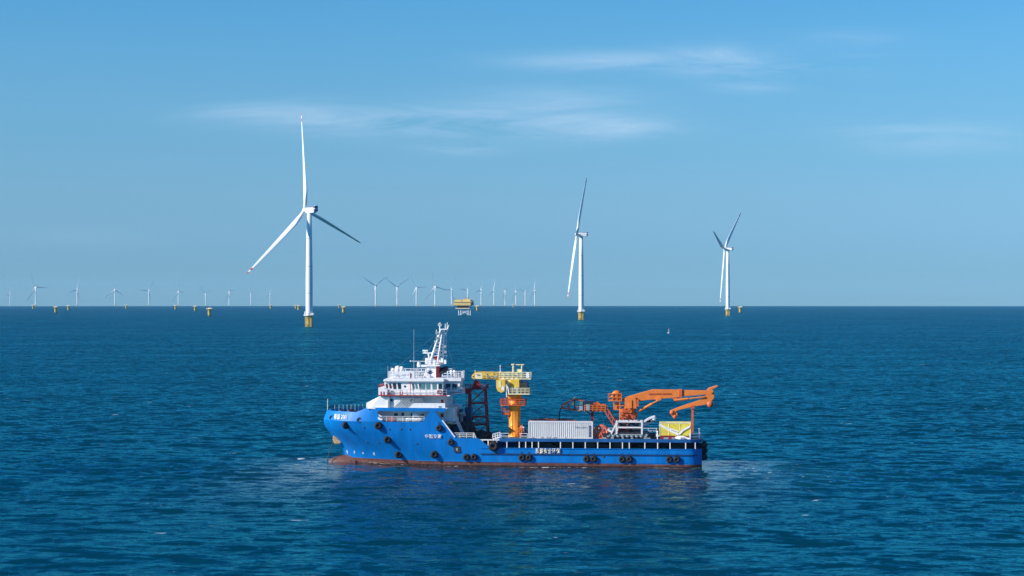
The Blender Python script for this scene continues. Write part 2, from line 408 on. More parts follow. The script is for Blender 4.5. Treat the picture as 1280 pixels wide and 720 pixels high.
    def noise(sx, sy_, sc, det, rot=0.0, out='Fac', rough=.6):
        mp2 = N(nn, 'ShaderNodeMapping'); mp2.inputs['Scale'].default_value = (sx, sy_, 1); mp2.inputs['Rotation'].default_value = (0, 0, rot)
        ll.new(geo.outputs['Position'], mp2.inputs[0])
        n = N(nn, 'ShaderNodeTexNoise'); n.inputs['Scale'].default_value = sc; n.inputs['Detail'].default_value = det; n.inputs['Roughness'].default_value = rough
        ll.new(mp2.outputs[0], n.inputs['Vector']); return n.outputs[out]
    at_ = N(nn, 'ShaderNodeAttribute', attribute_name='calm')
    big = noise(.5, 1.3, .010, 4, .06)
    mid = noise(.5, 1.2, .035, 3, -.04)
    # slopes of the ripples too small for the mesh, as three octaves of two independent components
    acc = None
    for (sx, sy_, sc, w, rot, det) in ((.75, 1.0, .10, .26, .08, 2), (.7, 1.0, .42, .62, -.05, 3), (.8, 1.0, 1.6, .85, .1, 3)):
        c = noise(sx, sy_, sc, det, rot, 'Color')
        v = N(nn, 'ShaderNodeVectorMath', operation='SUBTRACT'); ll.new(c, v.inputs[0]); v.inputs[1].default_value = (.5, .5, .5)
        v2 = N(nn, 'ShaderNodeVectorMath', operation='MULTIPLY'); ll.new(v.outputs[0], v2.inputs[0]); v2.inputs[1].default_value = (w*.75, w, 0)
        if acc is None: acc = v2.outputs[0]
        else:
            a_ = N(nn, 'ShaderNodeVectorMath', operation='ADD'); ll.new(acc, a_.inputs[0]); ll.new(v2.outputs[0], a_.inputs[1]); acc = a_.outputs[0]
    # waves too short for the mesh far out are kept as slopes there
    c = noise(.7, 1.0, .22, 2, .03, 'Color')
    v = N(nn, 'ShaderNodeVectorMath', operation='SUBTRACT'); ll.new(c, v.inputs[0]); v.inputs[1].default_value = (.5, .5, .5)
    v2_ = N(nn, 'ShaderNodeVectorMath', operation='MULTIPLY'); ll.new(v.outputs[0], v2_.inputs[0]); v2_.inputs[1].default_value = (1.9, 2.6, 0)
    un = N(nn, 'ShaderNodeAttribute', attribute_name='unresolved')
    v3_ = N(nn, 'ShaderNodeVectorMath', operation='SCALE'); ll.new(v2_.outputs[0], v3_.inputs[0]); ll.new(un.outputs['Fac'], v3_.inputs['Scale'])
    a_ = N(nn, 'ShaderNodeVectorMath', operation='ADD'); ll.new(acc, a_.inputs[0]); ll.new(v3_.outputs[0], a_.inputs[1]); acc = a_.outputs[0]
    gust = math_n(nn, ll, 'MULTIPLY', ramp_out(nn, ll, big, [(.33, .6), (.67, 1.3)]), ramp_out(nn, ll, mid, [(.35, .75), (.65, 1.25)]))
    stn = math_n(nn, ll, 'MULTIPLY', gust, math_n(nn, ll, 'SUBTRACT', 1.0, math_n(nn, ll, 'MULTIPLY', at_.outputs['Fac'], .62)))
    sc_ = N(nn, 'ShaderNodeVectorMath', operation='SCALE'); ll.new(acc, sc_.inputs[0]); ll.new(stn, sc_.inputs['Scale'])
    ad = N(nn, 'ShaderNodeVectorMath', operation='ADD'); ll.new(geo.outputs['Normal'], ad.inputs[0]); ll.new(sc_.outputs[0], ad.inputs[1])
    nm = N(nn, 'ShaderNodeVectorMath', operation='NORMALIZE'); ll.new(ad.outputs[0], nm.inputs[0]); 
    # a facet leaning away hides behind its wave: the face that is seen leans the other way
    dt = N(nn, 'ShaderNodeVectorMath', operation='DOT_PRODUCT'); ll.new(nm.outputs[0], dt.inputs[0]); ll.new(geo.outputs['Incoming'], dt.inputs[1])
    dn = math_n(nn, ll, 'MULTIPLY', math_n(nn, ll, 'MINIMUM', dt.outputs['Value'], 0.0), -2.0)
    fl_ = N(nn, 'ShaderNodeVectorMath', operation='SCALE'); ll.new(geo.outputs['Incoming'], fl_.inputs[0]); ll.new(dn, fl_.inputs['Scale'])
    ad2 = N(nn, 'ShaderNodeVectorMath', operation='ADD'); ll.new(nm.outputs[0], ad2.inputs[0]); ll.new(fl_.outputs[0], ad2.inputs[1])
    nm2 = N(nn, 'ShaderNodeVectorMath', operation='NORMALIZE'); ll.new(ad2.outputs[0], nm2.inputs[0]); NORM = nm2.outputs[0]
    # foam flecks on scattered crests
    f1 = noise(.5, .8, .30, 3, .1); f2 = noise(1, 1, .009, 2)
    ff = math_n(nn, ll, 'MULTIPLY', ramp_out(nn, ll, f1, [(.705, 0.0), (.745, 1.0)]), ramp_out(nn, ll, f2, [(.44, 0.0), (.56, 1.0)]))
    # broken white water along the hull and in the stirred patches
    wa = N(nn, 'ShaderNodeAttribute', attribute_name='wash'); cu_ = N(nn, 'ShaderNodeAttribute', attribute_name='churn')
    f3 = noise(.8, 1, .9, 4, .2); f4 = noise(1, 1, .12, 2)
    w1 = math_n(nn, ll, 'MULTIPLY', wa.outputs['Fac'], ramp_out(nn, ll, f4, [(.42, .1), (.62, 1.0)]))
    w2 = math_n(nn, ll, 'ADD', math_n(nn, ll, 'MULTIPLY', w1, .30), math_n(nn, ll, 'MULTIPLY', cu_.outputs['Fac'], .085))
    fw = ramp_out(nn, ll, math_n(nn, ll, 'ADD', f3, w2), [(.70, 0.0), (.80, .8)])
    ff = math_n(nn, ll, 'MAXIMUM', ff, fw)
    dcol = N(nn, 'ShaderNodeMix', data_type='RGBA'); ll.new(math_n(nn, ll, 'MULTIPLY', cu_.outputs['Fac'], ramp_out(nn, ll, f4, [(.35, .25), (.65, .8)]), True), dcol.inputs[0])
    dcol.inputs[6].default_value = WATER_DEEP; dcol.inputs[7].default_value = (.006, .105, .165, 1)
    deep = N(nn, 'ShaderNodeBsdfDiffuse'); ll.new(dcol.outputs[2], deep.inputs[0])
    foam = N(nn, 'ShaderNodeBsdfDiffuse'); foam.inputs[0].default_value = (.62, .7, .74, 1)
    gl = N(nn, 'ShaderNodeBsdfGlossy'); tm = N(nn, 'ShaderNodeMix', data_type='RGBA'); ll.new(at_.outputs['Fac'], tm.inputs[0]); tm.inputs[6].default_value = WATER_TINT; tm.inputs[7].default_value = (.95, .84, .82, 1)
    ll.new(tm.outputs[2], gl.inputs['Color']); gl.inputs['Roughness'].default_value = .10; ll.new(NORM, gl.inputs['Normal'])
    fr = N(nn, 'ShaderNodeFresnel'); fr.inputs['IOR'].default_value = 1.33; ll.new(NORM, fr.inputs['Normal'])
    m1 = N(nn, 'ShaderNodeMixShader'); ll.new(fr.outputs[0], m1.inputs[0]); ll.new(deep.outputs[0], m1.inputs[1]); ll.new(gl.outputs[0], m1.inputs[2])
    m2 = N(nn, 'ShaderNodeMixShader'); ll.new(ff, m2.inputs[0]); ll.new(m1.outputs[0], m2.inputs[1]); ll.new(foam.outputs[0], m2.inputs[2])
    ou = N(nn, 'ShaderNodeOutputMaterial'); ll.new(m2.outputs[0], ou.inputs[0])
    me.materials.append(m)
    tag(o, kind='structure')
    return o
def ramp_out(nn, ll, src, stops):
    r = ramp(nn, stops); ll.new(src, r.inputs[0]); return r.outputs[0]

# haze: thin even sea air round the whole scene
HZ = 33000
hz = MB().box((-HZ, -HZ, -90), (HZ, HZ, 330)).build('haze', [])
hz.data.materials.clear()
hm = bpy.data.materials.new('sea haze'); hm.use_nodes = True
hn, hl = hm.node_tree.nodes, hm.node_tree.links; hn.clear()
pv = N(hn, 'ShaderNodeVolumePrincipled'); pv.inputs['Color'].default_value = (.45, .78, 1.0, 1); pv.inputs['Density'].default_value = 1.4e-5; pv.inputs['Anisotropy'].default_value = .0
hl.new(pv.outputs[0], N(hn, 'ShaderNodeOutputMaterial').inputs['Volume'])
hz.data.materials.append(hm); tag(hz, kind='stuff')

# ------------------------------------------------------------------ the ship
ship = empty('supply_ship', SHIP_M)
tag(ship, 'blue offshore supply ship with white bridge and orange deck cranes', 'ship')
def interp(x, xs, ys): return float(np.interp(x, xs, ys))
stem = [S(a, b, 0.0) for a, b in [(409, 515.5), (405.3, 523), (405.3, 528), (408, 535), (413.7, 542), (419, 548), (425, 555), (428.5, 561), (430, 566), (431, 576)]][::-1]
stem_z = [p.z for p in stem]; stem_x = [p.x for p in stem]
def stem_at(z): return interp(z, stem_z, stem_x)
X_ST = SX(877.5)
Z_KN = SZ(528)                                             # knuckle, forecastle deck
Z_TOP0 = SZ(516.5)
Z_BW = SZ(560)                                             # top of the aft bulwark
Z_UP = SZ(548.6)                                           # working deck
Z_UL = SZ(552)
BOW_END = SX(466)
def hb(x, z):                                              # half breadth of the hull
    t = min(max((z - 0.5) / (Z_KN - 0.5), 0), 1)
    Le = 32 - 16*t; n = 2.0 + .4*t; m = 1.05 + 1.0*t
    u = (x - stem_at(z)) / Le
    if u <= 0: return 0.02
    b = HB if u >= 1 else HB * max((1 - (1-u)**n), 0) ** (1/m)
    if z > Z_KN and u < 1.2: b -= (z - Z_KN)*.32*min(1.0, max(0.0, (BOW_END - x)/7.0))
    e = (x - (X_ST - 3.0)) / 3.0
    if e > 0: b -= 1.3*e**2.2
    return max(b, .02)
build_sea()
_top = [(400, 528), (553.5, 528), (567.5, 548), (592, 548), (602, 560), (890, 560)]
topx = [SX(a) for a, b in _top]; topz = [SZ(b) for a, b in _top]
def z_top(x): return interp(x, topx, topz)
def z_boot(x): return interp(x, [SX(430), SX(720), X_ST], [.95, .74, .62])
def hull_mesh():
    mb = MB()
    xs0 = stem_at(Z_KN)
    cols = sorted(set([xs0 + 1e-3] + [xs0 + .25*k*k/6 for k in range(1, 13)] + list(np.linspace(xs0 + 6, X_ST - 3, 96)) + [t for t in topx if xs0 < t < X_ST] + [X_ST - 3 + 3*k/8 for k in range(1, 9)]))
    rows = 16
    for side in (-1, 1):
        grid = []
        for xc in cols:
            u = (xc - xs0) / (X_ST - xs0); zt = z_top(xc); col = []
            for j in range(-3, rows+1):
                if j < 0: z = (-2.2, -.5, .28)[j+3]
                else: z = z_boot(xc) + (zt - z_boot(xc)) * j/rows
                xx = stem_at(z) + u*(X_ST - stem_at(z))
                col.append((xx, side*hb(xx, z), z))
            grid.append(col)
        nr = rows + 4
        for mi, lo, hi in ((2, 0, 2), (0, 2, 3), (1, 3, nr-1)):
            mb.cur = mi
            vs_ = [p for c in grid for p in c]
            mb.add(vs_, [(i*nr+j, (i+1)*nr+j, (i+1)*nr+j+1, i*nr+j+1) for i in range(len(cols)-1) for j in range(lo, hi)], True)
    # transom
    mb.cur = 1; e = [(X_ST, s_*hb(X_ST, 1), z) for s_ in (-1, 1) for z in (-2, Z_BW)]
    mb.add(e, [(0, 1, 3, 2)])
    return mb
hull = hull_mesh().build('hull', [M_BOOT, M_HULL, M_WET], ship, recalc=True)
def hull_pt(px, py, out=.05):                              # where a photo pixel meets the near side of the hull
    yl = -6.0
    for _ in range(12):
        p = S(px, py, yl); yl = .5*yl + .5*(-hb(p.x, p.z))
    return Vector((p.x, -hb(p.x, p.z) - out, p.z))
def on_hull(x, z, out=.05): return Vector((x, -hb(x, z) - out, z))
# bulbous bow
tip = S(410.5, 573.5, 0)
bl = MB(); L_ = SX(446, 0) - tip.x
bl.lathe([(max(1.75*math.sqrt(1-(1-k/14)**2), .01), L_*(k/14)**1.3) for k in range(15)], (tip.x, 0, -.25), 'X', 20)
for k, v in enumerate(bl.v): v.z = -.25 + (v.z+.25)*(.85 + .25*(v.x-tip.x)/L_)
bl.build('bulbous_bow', M_BOOT, hull)
# rubbing strakes
def strake(px0, px1, py, h, out, m, name='rubbing_strake'):
    mb = MB(); xs_ = np.linspace(SX(px0), SX(px1), 40); z = SZ(py)
    pts = []
    for x in xs_:
        b = hb(x, z); pts.append([(x, -b+.05, z-h/2), (x, -b-out, z-h/2), (x, -b-out, z+h/2), (x, -b+.05, z+h/2)])
    mb.add([p for c in pts for p in c], [(i*4+j, (i+1)*4+j, (i+1)*4+(j+1) % 4, i*4+(j+1) % 4) for i in range(39) for j in range(4)])
    return mb.build(name, m, hull)
strake(601, 872, 567.6, .22, .16, M_NAVY)
strake(601, 872, 560.3, .14, .10, M_HULL)
strake(520, 876, 577.4, .10, .06, M_HULL)
# upper side plating, both sides, cut to the photo's outline
def plating(name, cuts, parent, m=M_HULL, th=.16, sides=(-1, 1)):
    mb = MB()
    for side in sides:
        for (top, bot) in cuts:
            x0, x1 = top[0][0], top[-1][0]; n = max(2, int((x1-x0)/.7)); vs_ = []
            ks = sorted(set(list(np.linspace(x0, x1, n+1)) + [p[0] for p in top] + [p[0] for p in bot if x0 < p[0] < x1]))
            for a in ks:
                zt = SZ(interp(a, [p[0] for p in top], [p[1] for p in top])); zb = SZ(interp(a, [p[0] for p in bot], [p[1] for p in bot]))
                for z in (zb, zt):
                    x = SX(a)
                    if a < 466.5:                                 # follow the rounded bow from the stem
                        x = stem_at(z) + .01 + (a - 405.05)/(466.5 - 405.05) * (SX(466.5) - stem_at(z))
                    b = hb(x, max(z, Z_KN) if 466.5 < a < 600 else z)
                    vs_ += [(x, side*b, z), (x, side*max(b-th, 0), z)]
            m_ = len(ks)
            fs = []
            for i in range(m_-1):
                o = i*4; p = o+4
                fs += [(o, p, p+2, o+2), (o+1, o+3, p+3, p+1), (o+2, p+2, p+3, o+3), (o, o+1, p+1, p)]
            fs += [(0, 2, 3, 1), ((m_-1)*4, (m_-1)*4+1, (m_-1)*4+3, (m_-1)*4+2)]
            mb.add(vs_, fs, False)
        mb.build(name, m, parent, recalc=True); mb = MB()
plating('bow_bulwark', [([(405.05, 516.3), (446, 516.6), (452, 514), (458, 510.6), (466.5, 510.6)], [(405.05, 528), (466.5, 528)]),
                        ([(466.5, 514.2), (470.5, 514.2), (474, 522), (478, 524.6)], [(466.5, 528), (478, 528)])], ship)
plating('side_plating', [([(466.5, 510.3), (557, 510.5)], [(466.5, 514.6), (557, 515.0)]),
                         ([(528, 528), (537, 514.6), (543.5, 514.6), (553.5, 528)], [(528, 528.1), (553.5, 528.1)])], ship)
# decks
def deck(name, px0, px1, z, m, parent, inset=.2, th=.12):
    xs_ = np.linspace(SX(px0), SX(px1), 40); mb = MB(); n = len(xs_)
    vs_ = [(x, s_*max(hb(x, z)-inset, .01), zz) for x in xs_ for s_ in (-1, 1) for zz in (z-th, z)]
    fs = []
    for i in range(n-1):
        o = i*4; p = o+4; fs += [(o+1, p+1, p+3, o+3), (o, o+2, p+2, p), (o, p, p+1, o+1), (o+2, o+3, p+3, p+2)]
    fs += [(0, 1, 3, 2), ((n-1)*4, (n-1)*4+2, (n-1)*4+3, (n-1)*4+1)]
    mb.add(vs_, fs); return mb.build(name, m, parent)
deck('forecastle_deck', 411, 566, Z_KN - .1, M_DECK, ship)
deck('middle_deck', 563, 594, SZ(549.5), M_DECK, ship)
deck('main_deck', 590, 877, 2.5, M_DECK, ship)
wd = deck('working_deck', 625, 877, Z_UP - .02, M_DECK, ship, inset=.3)
# coaming round the working deck: the long blue beam
co = MB()
for s_ in (-1, 1):
    xs_ = np.linspace(SX(625), SX(877), 40); pts = [(x, s_*(hb(x, Z_UP) - .02)) for x in xs_]
    for (xa, ya), (xb, yb) in zip(pts, pts[1:]):
        w = -s_*.22
        co.add([(xa, ya, Z_UL), (xb, yb, Z_UL), (xb, yb, Z_UP+.1), (xa, ya, Z_UP+.1), (xa, ya+w, Z_UL), (xb, yb+w, Z_UL), (xb, yb+w, Z_UP+.1), (xa, ya+w, Z_UP+.1)],
               [(0, 1, 2, 3), (4, 7, 6, 5), (3, 2, 6, 7), (0, 4, 5, 1)])
co.box((SX(625), -8.9, Z_UL), (SX(625)+.2, 8.9, Z_UP+.09))
co.box((X_ST-.25, -7.5, Z_UL), (X_ST, 7.5, Z_UP+.09))
coam = co.build('deck_coaming', M_EDGE, wd)
for px in [633.5, 649, 657, 665, 673, 700.5, 716, 731.5, 747, 762.5, 778, 786.5, 806, 822, 837.5, 857, 869]:
    for s_ in (-1, 1):
        x = SX(px); b = hb(x, Z_BW) - .14
        MB().box((x-.085, s_*b-.1, Z_BW-.4), (x+.085, s_*b+.1, Z_UL+.002)).build('pillar', M_WHITE, wd)
MB().box((SX(640), -4.2, 2.5), (SX(868), -3.9, Z_UL)).build('passage_wall', M_NAVY, wd)
# clutter in the dark gallery under the working deck
gm = MB()
for k in range(40):
    x = SX(random.uniform(650, 865)); gm.box((x, -7.6+random.uniform(0, 1.5), 2.5), (x+random.uniform(.4, 2.6), -5, random.uniform(3.2, 4.6)))
build_each(gm, 'gallery_machinery', M_DARK, wd)
# hull fittings
for px, py, r in [(414.5, 522, .38), (449, 525, .42)]:
    p = hull_pt(px, py, .03)
    MB().torus(p, r, .12, 'Y', 16, 8).build('hawsehole', M_EDGE, hull)
    MB().lathe([(.01, -.02), (r, -.02), (r, .06)], p, 'Y', 16).build('hawsehole_opening', M_DARK, hull)
for px, py in [(455, 534), (487, 536.5), (501.5, 536.5), (512.5, 536.7), (459, 552.5), (473, 553), (521, 554.5), (620, 566), (755, 571)]:
    p = hull_pt(px, py, .02)
    MB().lathe([(.01, -.03), (.17, -.03), (.17, .05)], p, 'Y', 12).build('porthole', M_DARK, hull)
p0, p1 = S(567, 558), S(575.5, 565.5)
MB().box((p0.x, -HB-.06, p1.z), (p1.x, -HB+.05, p0.z)).build('side_hatch', M_DARK, hull)
MB().box((p0.x+.5, -HB-.1, p1.z+.3), (p0.x+.8, -HB, p0.z-.3)).build('hatch_ladder', M_GREY, hull)
# the name, company and safety lettering
a0, a1 = hull_pt(417.5, 523.6), hull_pt(434.2, 517.8)
lettering('ship_name', '善盛 2001', a1.z-a0.z, a1.x-a0.x, lambda u, w: on_hull(a0.x+u, a0.z+w, .2), M_LETTER, hull)
b0, b1 = hull_pt(531.7, 547.8), hull_pt(552.3, 542.8)
lettering('company_name', '中国交建', b1.z-b0.z, b1.x-b0.x, lambda u, w: on_hull(b0.x+u, b0.z+w, .16), M_LETTER, hull)
c0, c1 = hull_pt(669.5, 566.6), hull_pt(700.6, 560.2)
lettering('safety_slogan', '质量安全环保', c1.z-c0.z, c1.x-c0.x, lambda u, w: Vector((c0.x+u, -HB-.2, c0.z+w)), M_CREAM, hull, .08)
# salt and scrape marks near the bow waterline
for px, py, w, h in [(443, 565, .35, .7), (454, 566.5, .4, .6), (467.5, 567.5, .45, .8), (434, 565, .3, 1.0)]:
    p = hull_pt(px, py, .04)
    sm_ = MB(); sm_.add([on_hull(p.x+w*.55*math.cos(a_)*random.uniform(.5, 1), p.z+h*.55*math.sin(a_)*random.uniform(.5, 1), .04) for a_ in np.linspace(0, 5.7, 9)], [tuple(range(9))]); sm_.build('salt_mark', M_SALT, hull)
# anchor tucked under the flare, and its chain
an = MB(); A = S(421, 549.5, -1.2)
an.prism([(A.x-.7, A.z+.75), (A.x+.5, A.z+.85), (A.x+1.2, A.z+.1), (A.x+.75, A.z-.75), (A.x-.4, A.z-.8), (A.x-.75, A.z-.1)], A.y-.35, A.y+.35)
an.beam((A.x-.1, A.y, A.z+.3), (A.x+.2, A.y+.5, A.z+2.0), .35)
an.build('anchor', M_TAN, hull, bevel=.06)
ch = MB(); B = S(408.5, 574.5, -1.5); ch.path([(A.x-.5, A.y, A.z+.4), (A.x-.95, A.y-.1, A.z-1.2), (B.x+.25, B.y, B.z+.5), (B.x, B.y, B.z-.8)], .09, 6)
ch.build('anchor_chain', M_DARK, hull)
# forecastle gear: flag staff, rail stanchions, mooring winch, big roller
fg = S(409.3, 516, 0)
MB().tube((fg.x, 0, fg.z-1), (fg.x+.05, 0, S(410.2, 498.5, 0).z), .07, 8, .04).build('flagstaff', M_WHITE, ship)
fr = MB(); zt = SZ(516.5)
for k in range(14):
    u = k/13; x = stem_at(zt) + 1 + u*9.0; b = hb(x, zt) - .3
    fr.beam((x, b, zt-.9), (x, b, zt+.75), .09)
    if k % 3 == 0: fr.beam((x, -b+.2, zt-.9), (x, -b+.2, zt+.3), .09)
build_each(fr, 'bow_stanchion', M_GREY, ship)
for px, yl in [(424, 1), (429, -2), (437, 2), (453, -1)]:
    mw = MB(); c = S(px, 515, yl); mw.lathe([(.01, -1), (.55, -1), (.55, -.8), (.3, -.75), (.3, .75), (.55, .8), (.55, 1), (.01, 1)], (c.x, yl, Z_KN+.9), 'Y', 14); mw.box((c.x-.7, yl-1.1, Z_KN-.1), (c.x+.7, yl+1.1, Z_KN+.5)); mw.build('mooring_winch', M_GREY, ship)
# rails on the middle deck and the ladders between decks
p, q = S(566.5, 548.2, -8.8), S(591.5, 548.2, -8.8)
for y in (-8.8, 8.8): MB().rail([(p.x, y, p.z), (q.x, y, q.z)], 1.05, 1.1, .045).build('middle_deck_railing', M_WHITE, ship)
def ladder(name, pa, pb, w=.7, m=M_WHITE, parent=ship, rail_=True, treads=True):
    pa, pb = Vector(pa), Vector(pb); mb = MB()
    for s_ in (-1, 1):
        o = Vector((0, s_*w/2, 0)); mb.beam(pa+o, pb+o, .12, .2)
        if rail_:
            u = Vector((0, 0, .95)); mb.beam(pa+o+u, pb+o+u, .08); mb.beam(pa+o+u/2, pb+o+u/2, .06)
            for k in range(4): c = pa.lerp(pb, k/3)+o; mb.beam(c, c+u, .08)
    if treads:
        n = max(3, int(abs(pb.z-pa.z)/.28))
        for k in range(1, n): c = pa.lerp(pb, k/n); mb.box((c.x-.12, c.y-w/2, c.z-.02), (c.x+.12, c.y+w/2, c.z+.02))
    return mb.build(name, m, parent)
a, b = S(592, 547, -8.3), S(600.5, 559, -8.3); ladder('deck_stair', (b.x, -8.3, 2.6), (a.x, -8.3, a.z))
a, b = S(616, 549, -7.6), S(625, 538.5, -7.6); ladder('deck_stair', (a.x, -7.6, a.z), (b.x, -7.6, Z_UP+.2))
a, b = S(553, 521, -8.7), S(569, 543, -8.7); ladder('deck_stair', (b.x, -8.75, b.z-.5), (a.x, -8.75, a.z-.6), treads=False, rail_=False)
z = SZ(550.2); x0, x1 = SX(598.5), SX(624)
for y in (-8.7, 8.7):
    gf = MB().beam((x0, y, z), (x1, y, z), .2)
    for px in (603, 610, 621): gf.beam((SX(px), y, Z_BW-.4), (SX(px), y, z), .2)
    gf.build('gangway_frame', M_WHITE, ship)

# ---- deckhouse behind the big side opening (forecastle level)
zA, zB = Z_KN-.1, SZ(510.8)
lh = MB(); lh.box((SX(470), -6.6, zA), (SX(566), 6.6, zB-.05))
low = lh.build('lower_deckhouse', M_WHITE, ship)
MB().box((SX(458.5), -8.7, zB-.2), (SX(558.5), 8.7, zB+.02)).build('deckhouse_floor', M_WHITE, low)
def win(px0, py0, px1, py1, yl, parent, m=M_GLASS, name='window', frame=True, fr_m=M_WHITE):
    a, b = S(px0, py0, yl), S(px1, py1, yl)
    o = MB().box((a.x, yl-.05, b.z), (b.x, yl+.05, a.z)).build(name, m, parent)
    return o
for q in [(492.5, 516.5, 497.2, 520.5), (502, 516, 505, 519.8), (513.5, 516.5, 516, 520), (527, 517.5, 530, 519.5)]:
    win(*q, -6.6, low)
for q in [(551, 516.8, 554.6, 521.5)]: win(*q, -6.6, low, M_RED, 'fire_box')
for px, py in [(519.5, 518.8), (511.2, 525), (519, 525), (523.5, 525)]:
    c = S(px, py, -7.9); MB().lathe([(.02, -.62), (.3, -.6), (.38, -.45), (.38, .45), (.3, .6), (.02, .62)], (c.x, -7.9, c.z), 'X', 14).build('liferaft_canister', M_WHITE, low)
    MB().box((c.x-.5, -8.2, c.z-.62), (c.x-.35, -7.6, c.z-.1)).build('raft_cradle', M_WHITE, low)
rr = MB(); p, q = SX(476), SX(530); zr = SZ(528)
rr.rail([(p, -8.7, zr), (q, -8.7, zr)], 1.0, 1.0, .03)
rr.build('side_railing', M_WHITE, low)
c = S(489, 524.5, -8.0); bx = MB().box((c.x-.6, -8.2, c.z-.5), (c.x+.6, -7.6, c.z+.4)); bx.build('deck_locker', M_RED, low)
c = S(500, 525, -7.6); bx = MB().box((c.x-.4, -7.9, c.z-.5), (c.x+.9, -7.3, c.z+.5)); bx.build('deck_locker', M_GREY, low)
a, b = S(472.5, 521, -8.85), S(479, 524.5, -8.85); MB().prism([(a.x, a.z), (b.x, b.z), (b.x-.5, b.z-.15), (a.x, a.z-.45)], -8.95, -8.75).build('bracket', M_WHITE, low)

# ---- main accommodation block under the bridge
zC = SZ(495.6)
ab = MB()
ya = -8.3
pts = [(458.6, 510.8), (466.5, 510.8), (473.6, 495.6), (516, 495.6), (516, 510.8)]
P = [S(a_, b_, ya) for a_, b_ in [(462, 510.8), (473.4, 495.6), (516.5, 495.6), (516.5, 510.8)]]
ab.prism([(p.x, p.z) for p in P], ya, -ya)
acc = ab.build('accommodation_block', M_WHITE, ship, bevel=.06)
ZC = zC
MB().box((SX(516.5, ya), -6.3, zB), (SX(554.5, ya), 6.3, zC-.02)).build('aft_cabin_wall', M_WHITE, acc)
z5 = SZ(504.6)
for s_ in (-1, 1):
    w_ = MB()
    w_.box((SX(516.6), s_*8.62, zB), (SX(556), s_*8.5, z5))
    w_.prism([(SX(510), zB), (SX(516.6), zB), (SX(516.6), z5)], s_*8.62, s_*8.5)
    w_.build('deck_bulwark', M_WHITE, acc)
# low windscreen ahead of it
P = [S(a_, b_, -7.4) for a_, b_ in [(457.8, 510.8), (458, 503.5), (472, 496.6), (478, 496.6), (478, 510.8)]]
MB().prism([(p.x, p.z) for p in P], -7.4, -7.25).prism([(p.x, p.z) for p in P], 7.25, 7.4).box((P[0].x, -7.24, P[0].z), (P[0].x+.12, 7.24, P[1].z)).build('windscreen_bulwark', M_WHITE, acc)
for q in [(488.2, 498.6, 491, 502), (512.8, 499, 515.6, 502)]: win(*q, ya, acc)
for q in [(551.2, 499.6, 554.2, 503.6)]: win(*q, -6.4, acc, M_RED, 'fire_box')
for q in [(548, 507.2, 551.4, 509.6)]: win(*q, -8.64, acc, M_GREY, 'life_ring_holder')
# slanted lattice that throws the diamond shadow on the wall
lt = MB()
for k in range(9):
    x = SX(488 + 3.4*k); lt.beam((x, -8.55, zB+.1), (x+2.2, -8.55, zC-.2), .08); lt.beam((x+1.2, -8.55, zC-.2), (x+3.2, -8.55, zB+.1), .08)
lt.build('safety_net', M_GREY, acc)
for px in (485.5,):
    MB().box((SX(px)-.15, -8.7, zB), (SX(px)+.15, -8.4, SZ(487))).build('wall_post', M_GREY, acc)

# ---- bridge deck and wheelhouse
bd = MB(); bz = zC
P = [SX(472.8), SX(562)]
bd.box((P[0], -8.9, bz-.02), (P[1], 8.9, bz+.16))
whd = bd.build('bridge_deck', M_WHITE, ship)
# red kick rail and white bulwark around the bridge deck
x0, x1, x2 = SX(472.8), SX(504), SX(558)
for s_ in (-1, 1): MB().box((x0, s_*8.96, bz+.02), (x2, s_*8.902, bz+.2)).build('red_deck_stripe', M_RED, whd)
bw = MB(); zb1 = SZ(485.3)
bw.box((x0, -8.9, bz+.17), (x0+.1, 8.9, zb1)); 
for s_ in (-1, 1): bw.prism([(x0+.1, bz+.17), (x0+1.6, bz+.17), (x0+1.6, zb1-.3), (x0+.1, zb1)], s_*8.9, s_*8.8)
bw.build('front_bulwark', M_WHITE, whd)
for s_ in (-1, 1): MB().rail([(x0+1.7, s_*8.85, bz+.16), (x2, s_*8.85, bz+.16)], 1.0, 1.3, .04, 2).build('bridge_railing', M_STEEL, whd)
fr_ = MB()
for y in np.linspace(-8.6, -2, 5): fr_.beam((x0+.05, y, zb1), (x0+.05, y, zb1+.5), .08)
fr_.beam((x0+.05, -8.8, zb1+.5), (x0+.05, 8.8, zb1+.5), .08); fr_.beam((x0+.1, -8.85, zb1+.45), (x0+3.2, -8.85, zb1+.2), .08)
fr_.build('red_front_rail', M_RED, whd)
for px in (476, 479.5, 486, 500, 503):
    MB().box((SX(px)-.07, -8.98, bz+.2), (SX(px)+.07, -8.88, SZ(490))).build('red_stanchion', M_RED, whd)
zW0, zW1, zR = bz+.16, SZ(477.6), SZ(474.2)
yw = -7.9
def X8(px): return SX(px, yw)
wh = MB()
wh.prism([(X8(481.5), zW0), (X8(553.5), zW0), (X8(553.5), zW1), (X8(480.2), zW1)], yw, -yw)
wheel = wh.build('wheelhouse', M_WHITE, ship)
MB().prism([(X8(553.55), zW0), (X8(571.5), SZ(489.5)), (X8(573.3), zW1), (X8(553.55), zW1)], -5.2, .4).build('aft_bridge_wing', M_WHITE, wheel)
ro = MB(); ro.prism([(X8(479.5), zW1+.002), (X8(555), zW1+.002), (X8(555.5), SZ(475.6)), (X8(554.5), zR), (X8(482), zR), (X8(480), SZ(475.4))], yw-.45, -yw+.45)
roof = ro.build('roof', M_WHITE, wheel, bevel=.05)
MB().prism([(X8(555.55), zW1+.004), (X8(574.5), zW1+.004), (X8(574.5), SZ(474.0)), (X8(555.55), SZ(474.0))], -5.6, .6).build('aft_roof', M_WHITE, wheel)
def wquad(pix, m, yl=yw, name='window', out=.04):
    mb = MB(); pts = [S(a_, b_, yl) for a_, b_ in pix]
    mb.prism([(p.x, p.z) for p in pts], yl-out, yl+.02); return mb.build(name, m, wheel)
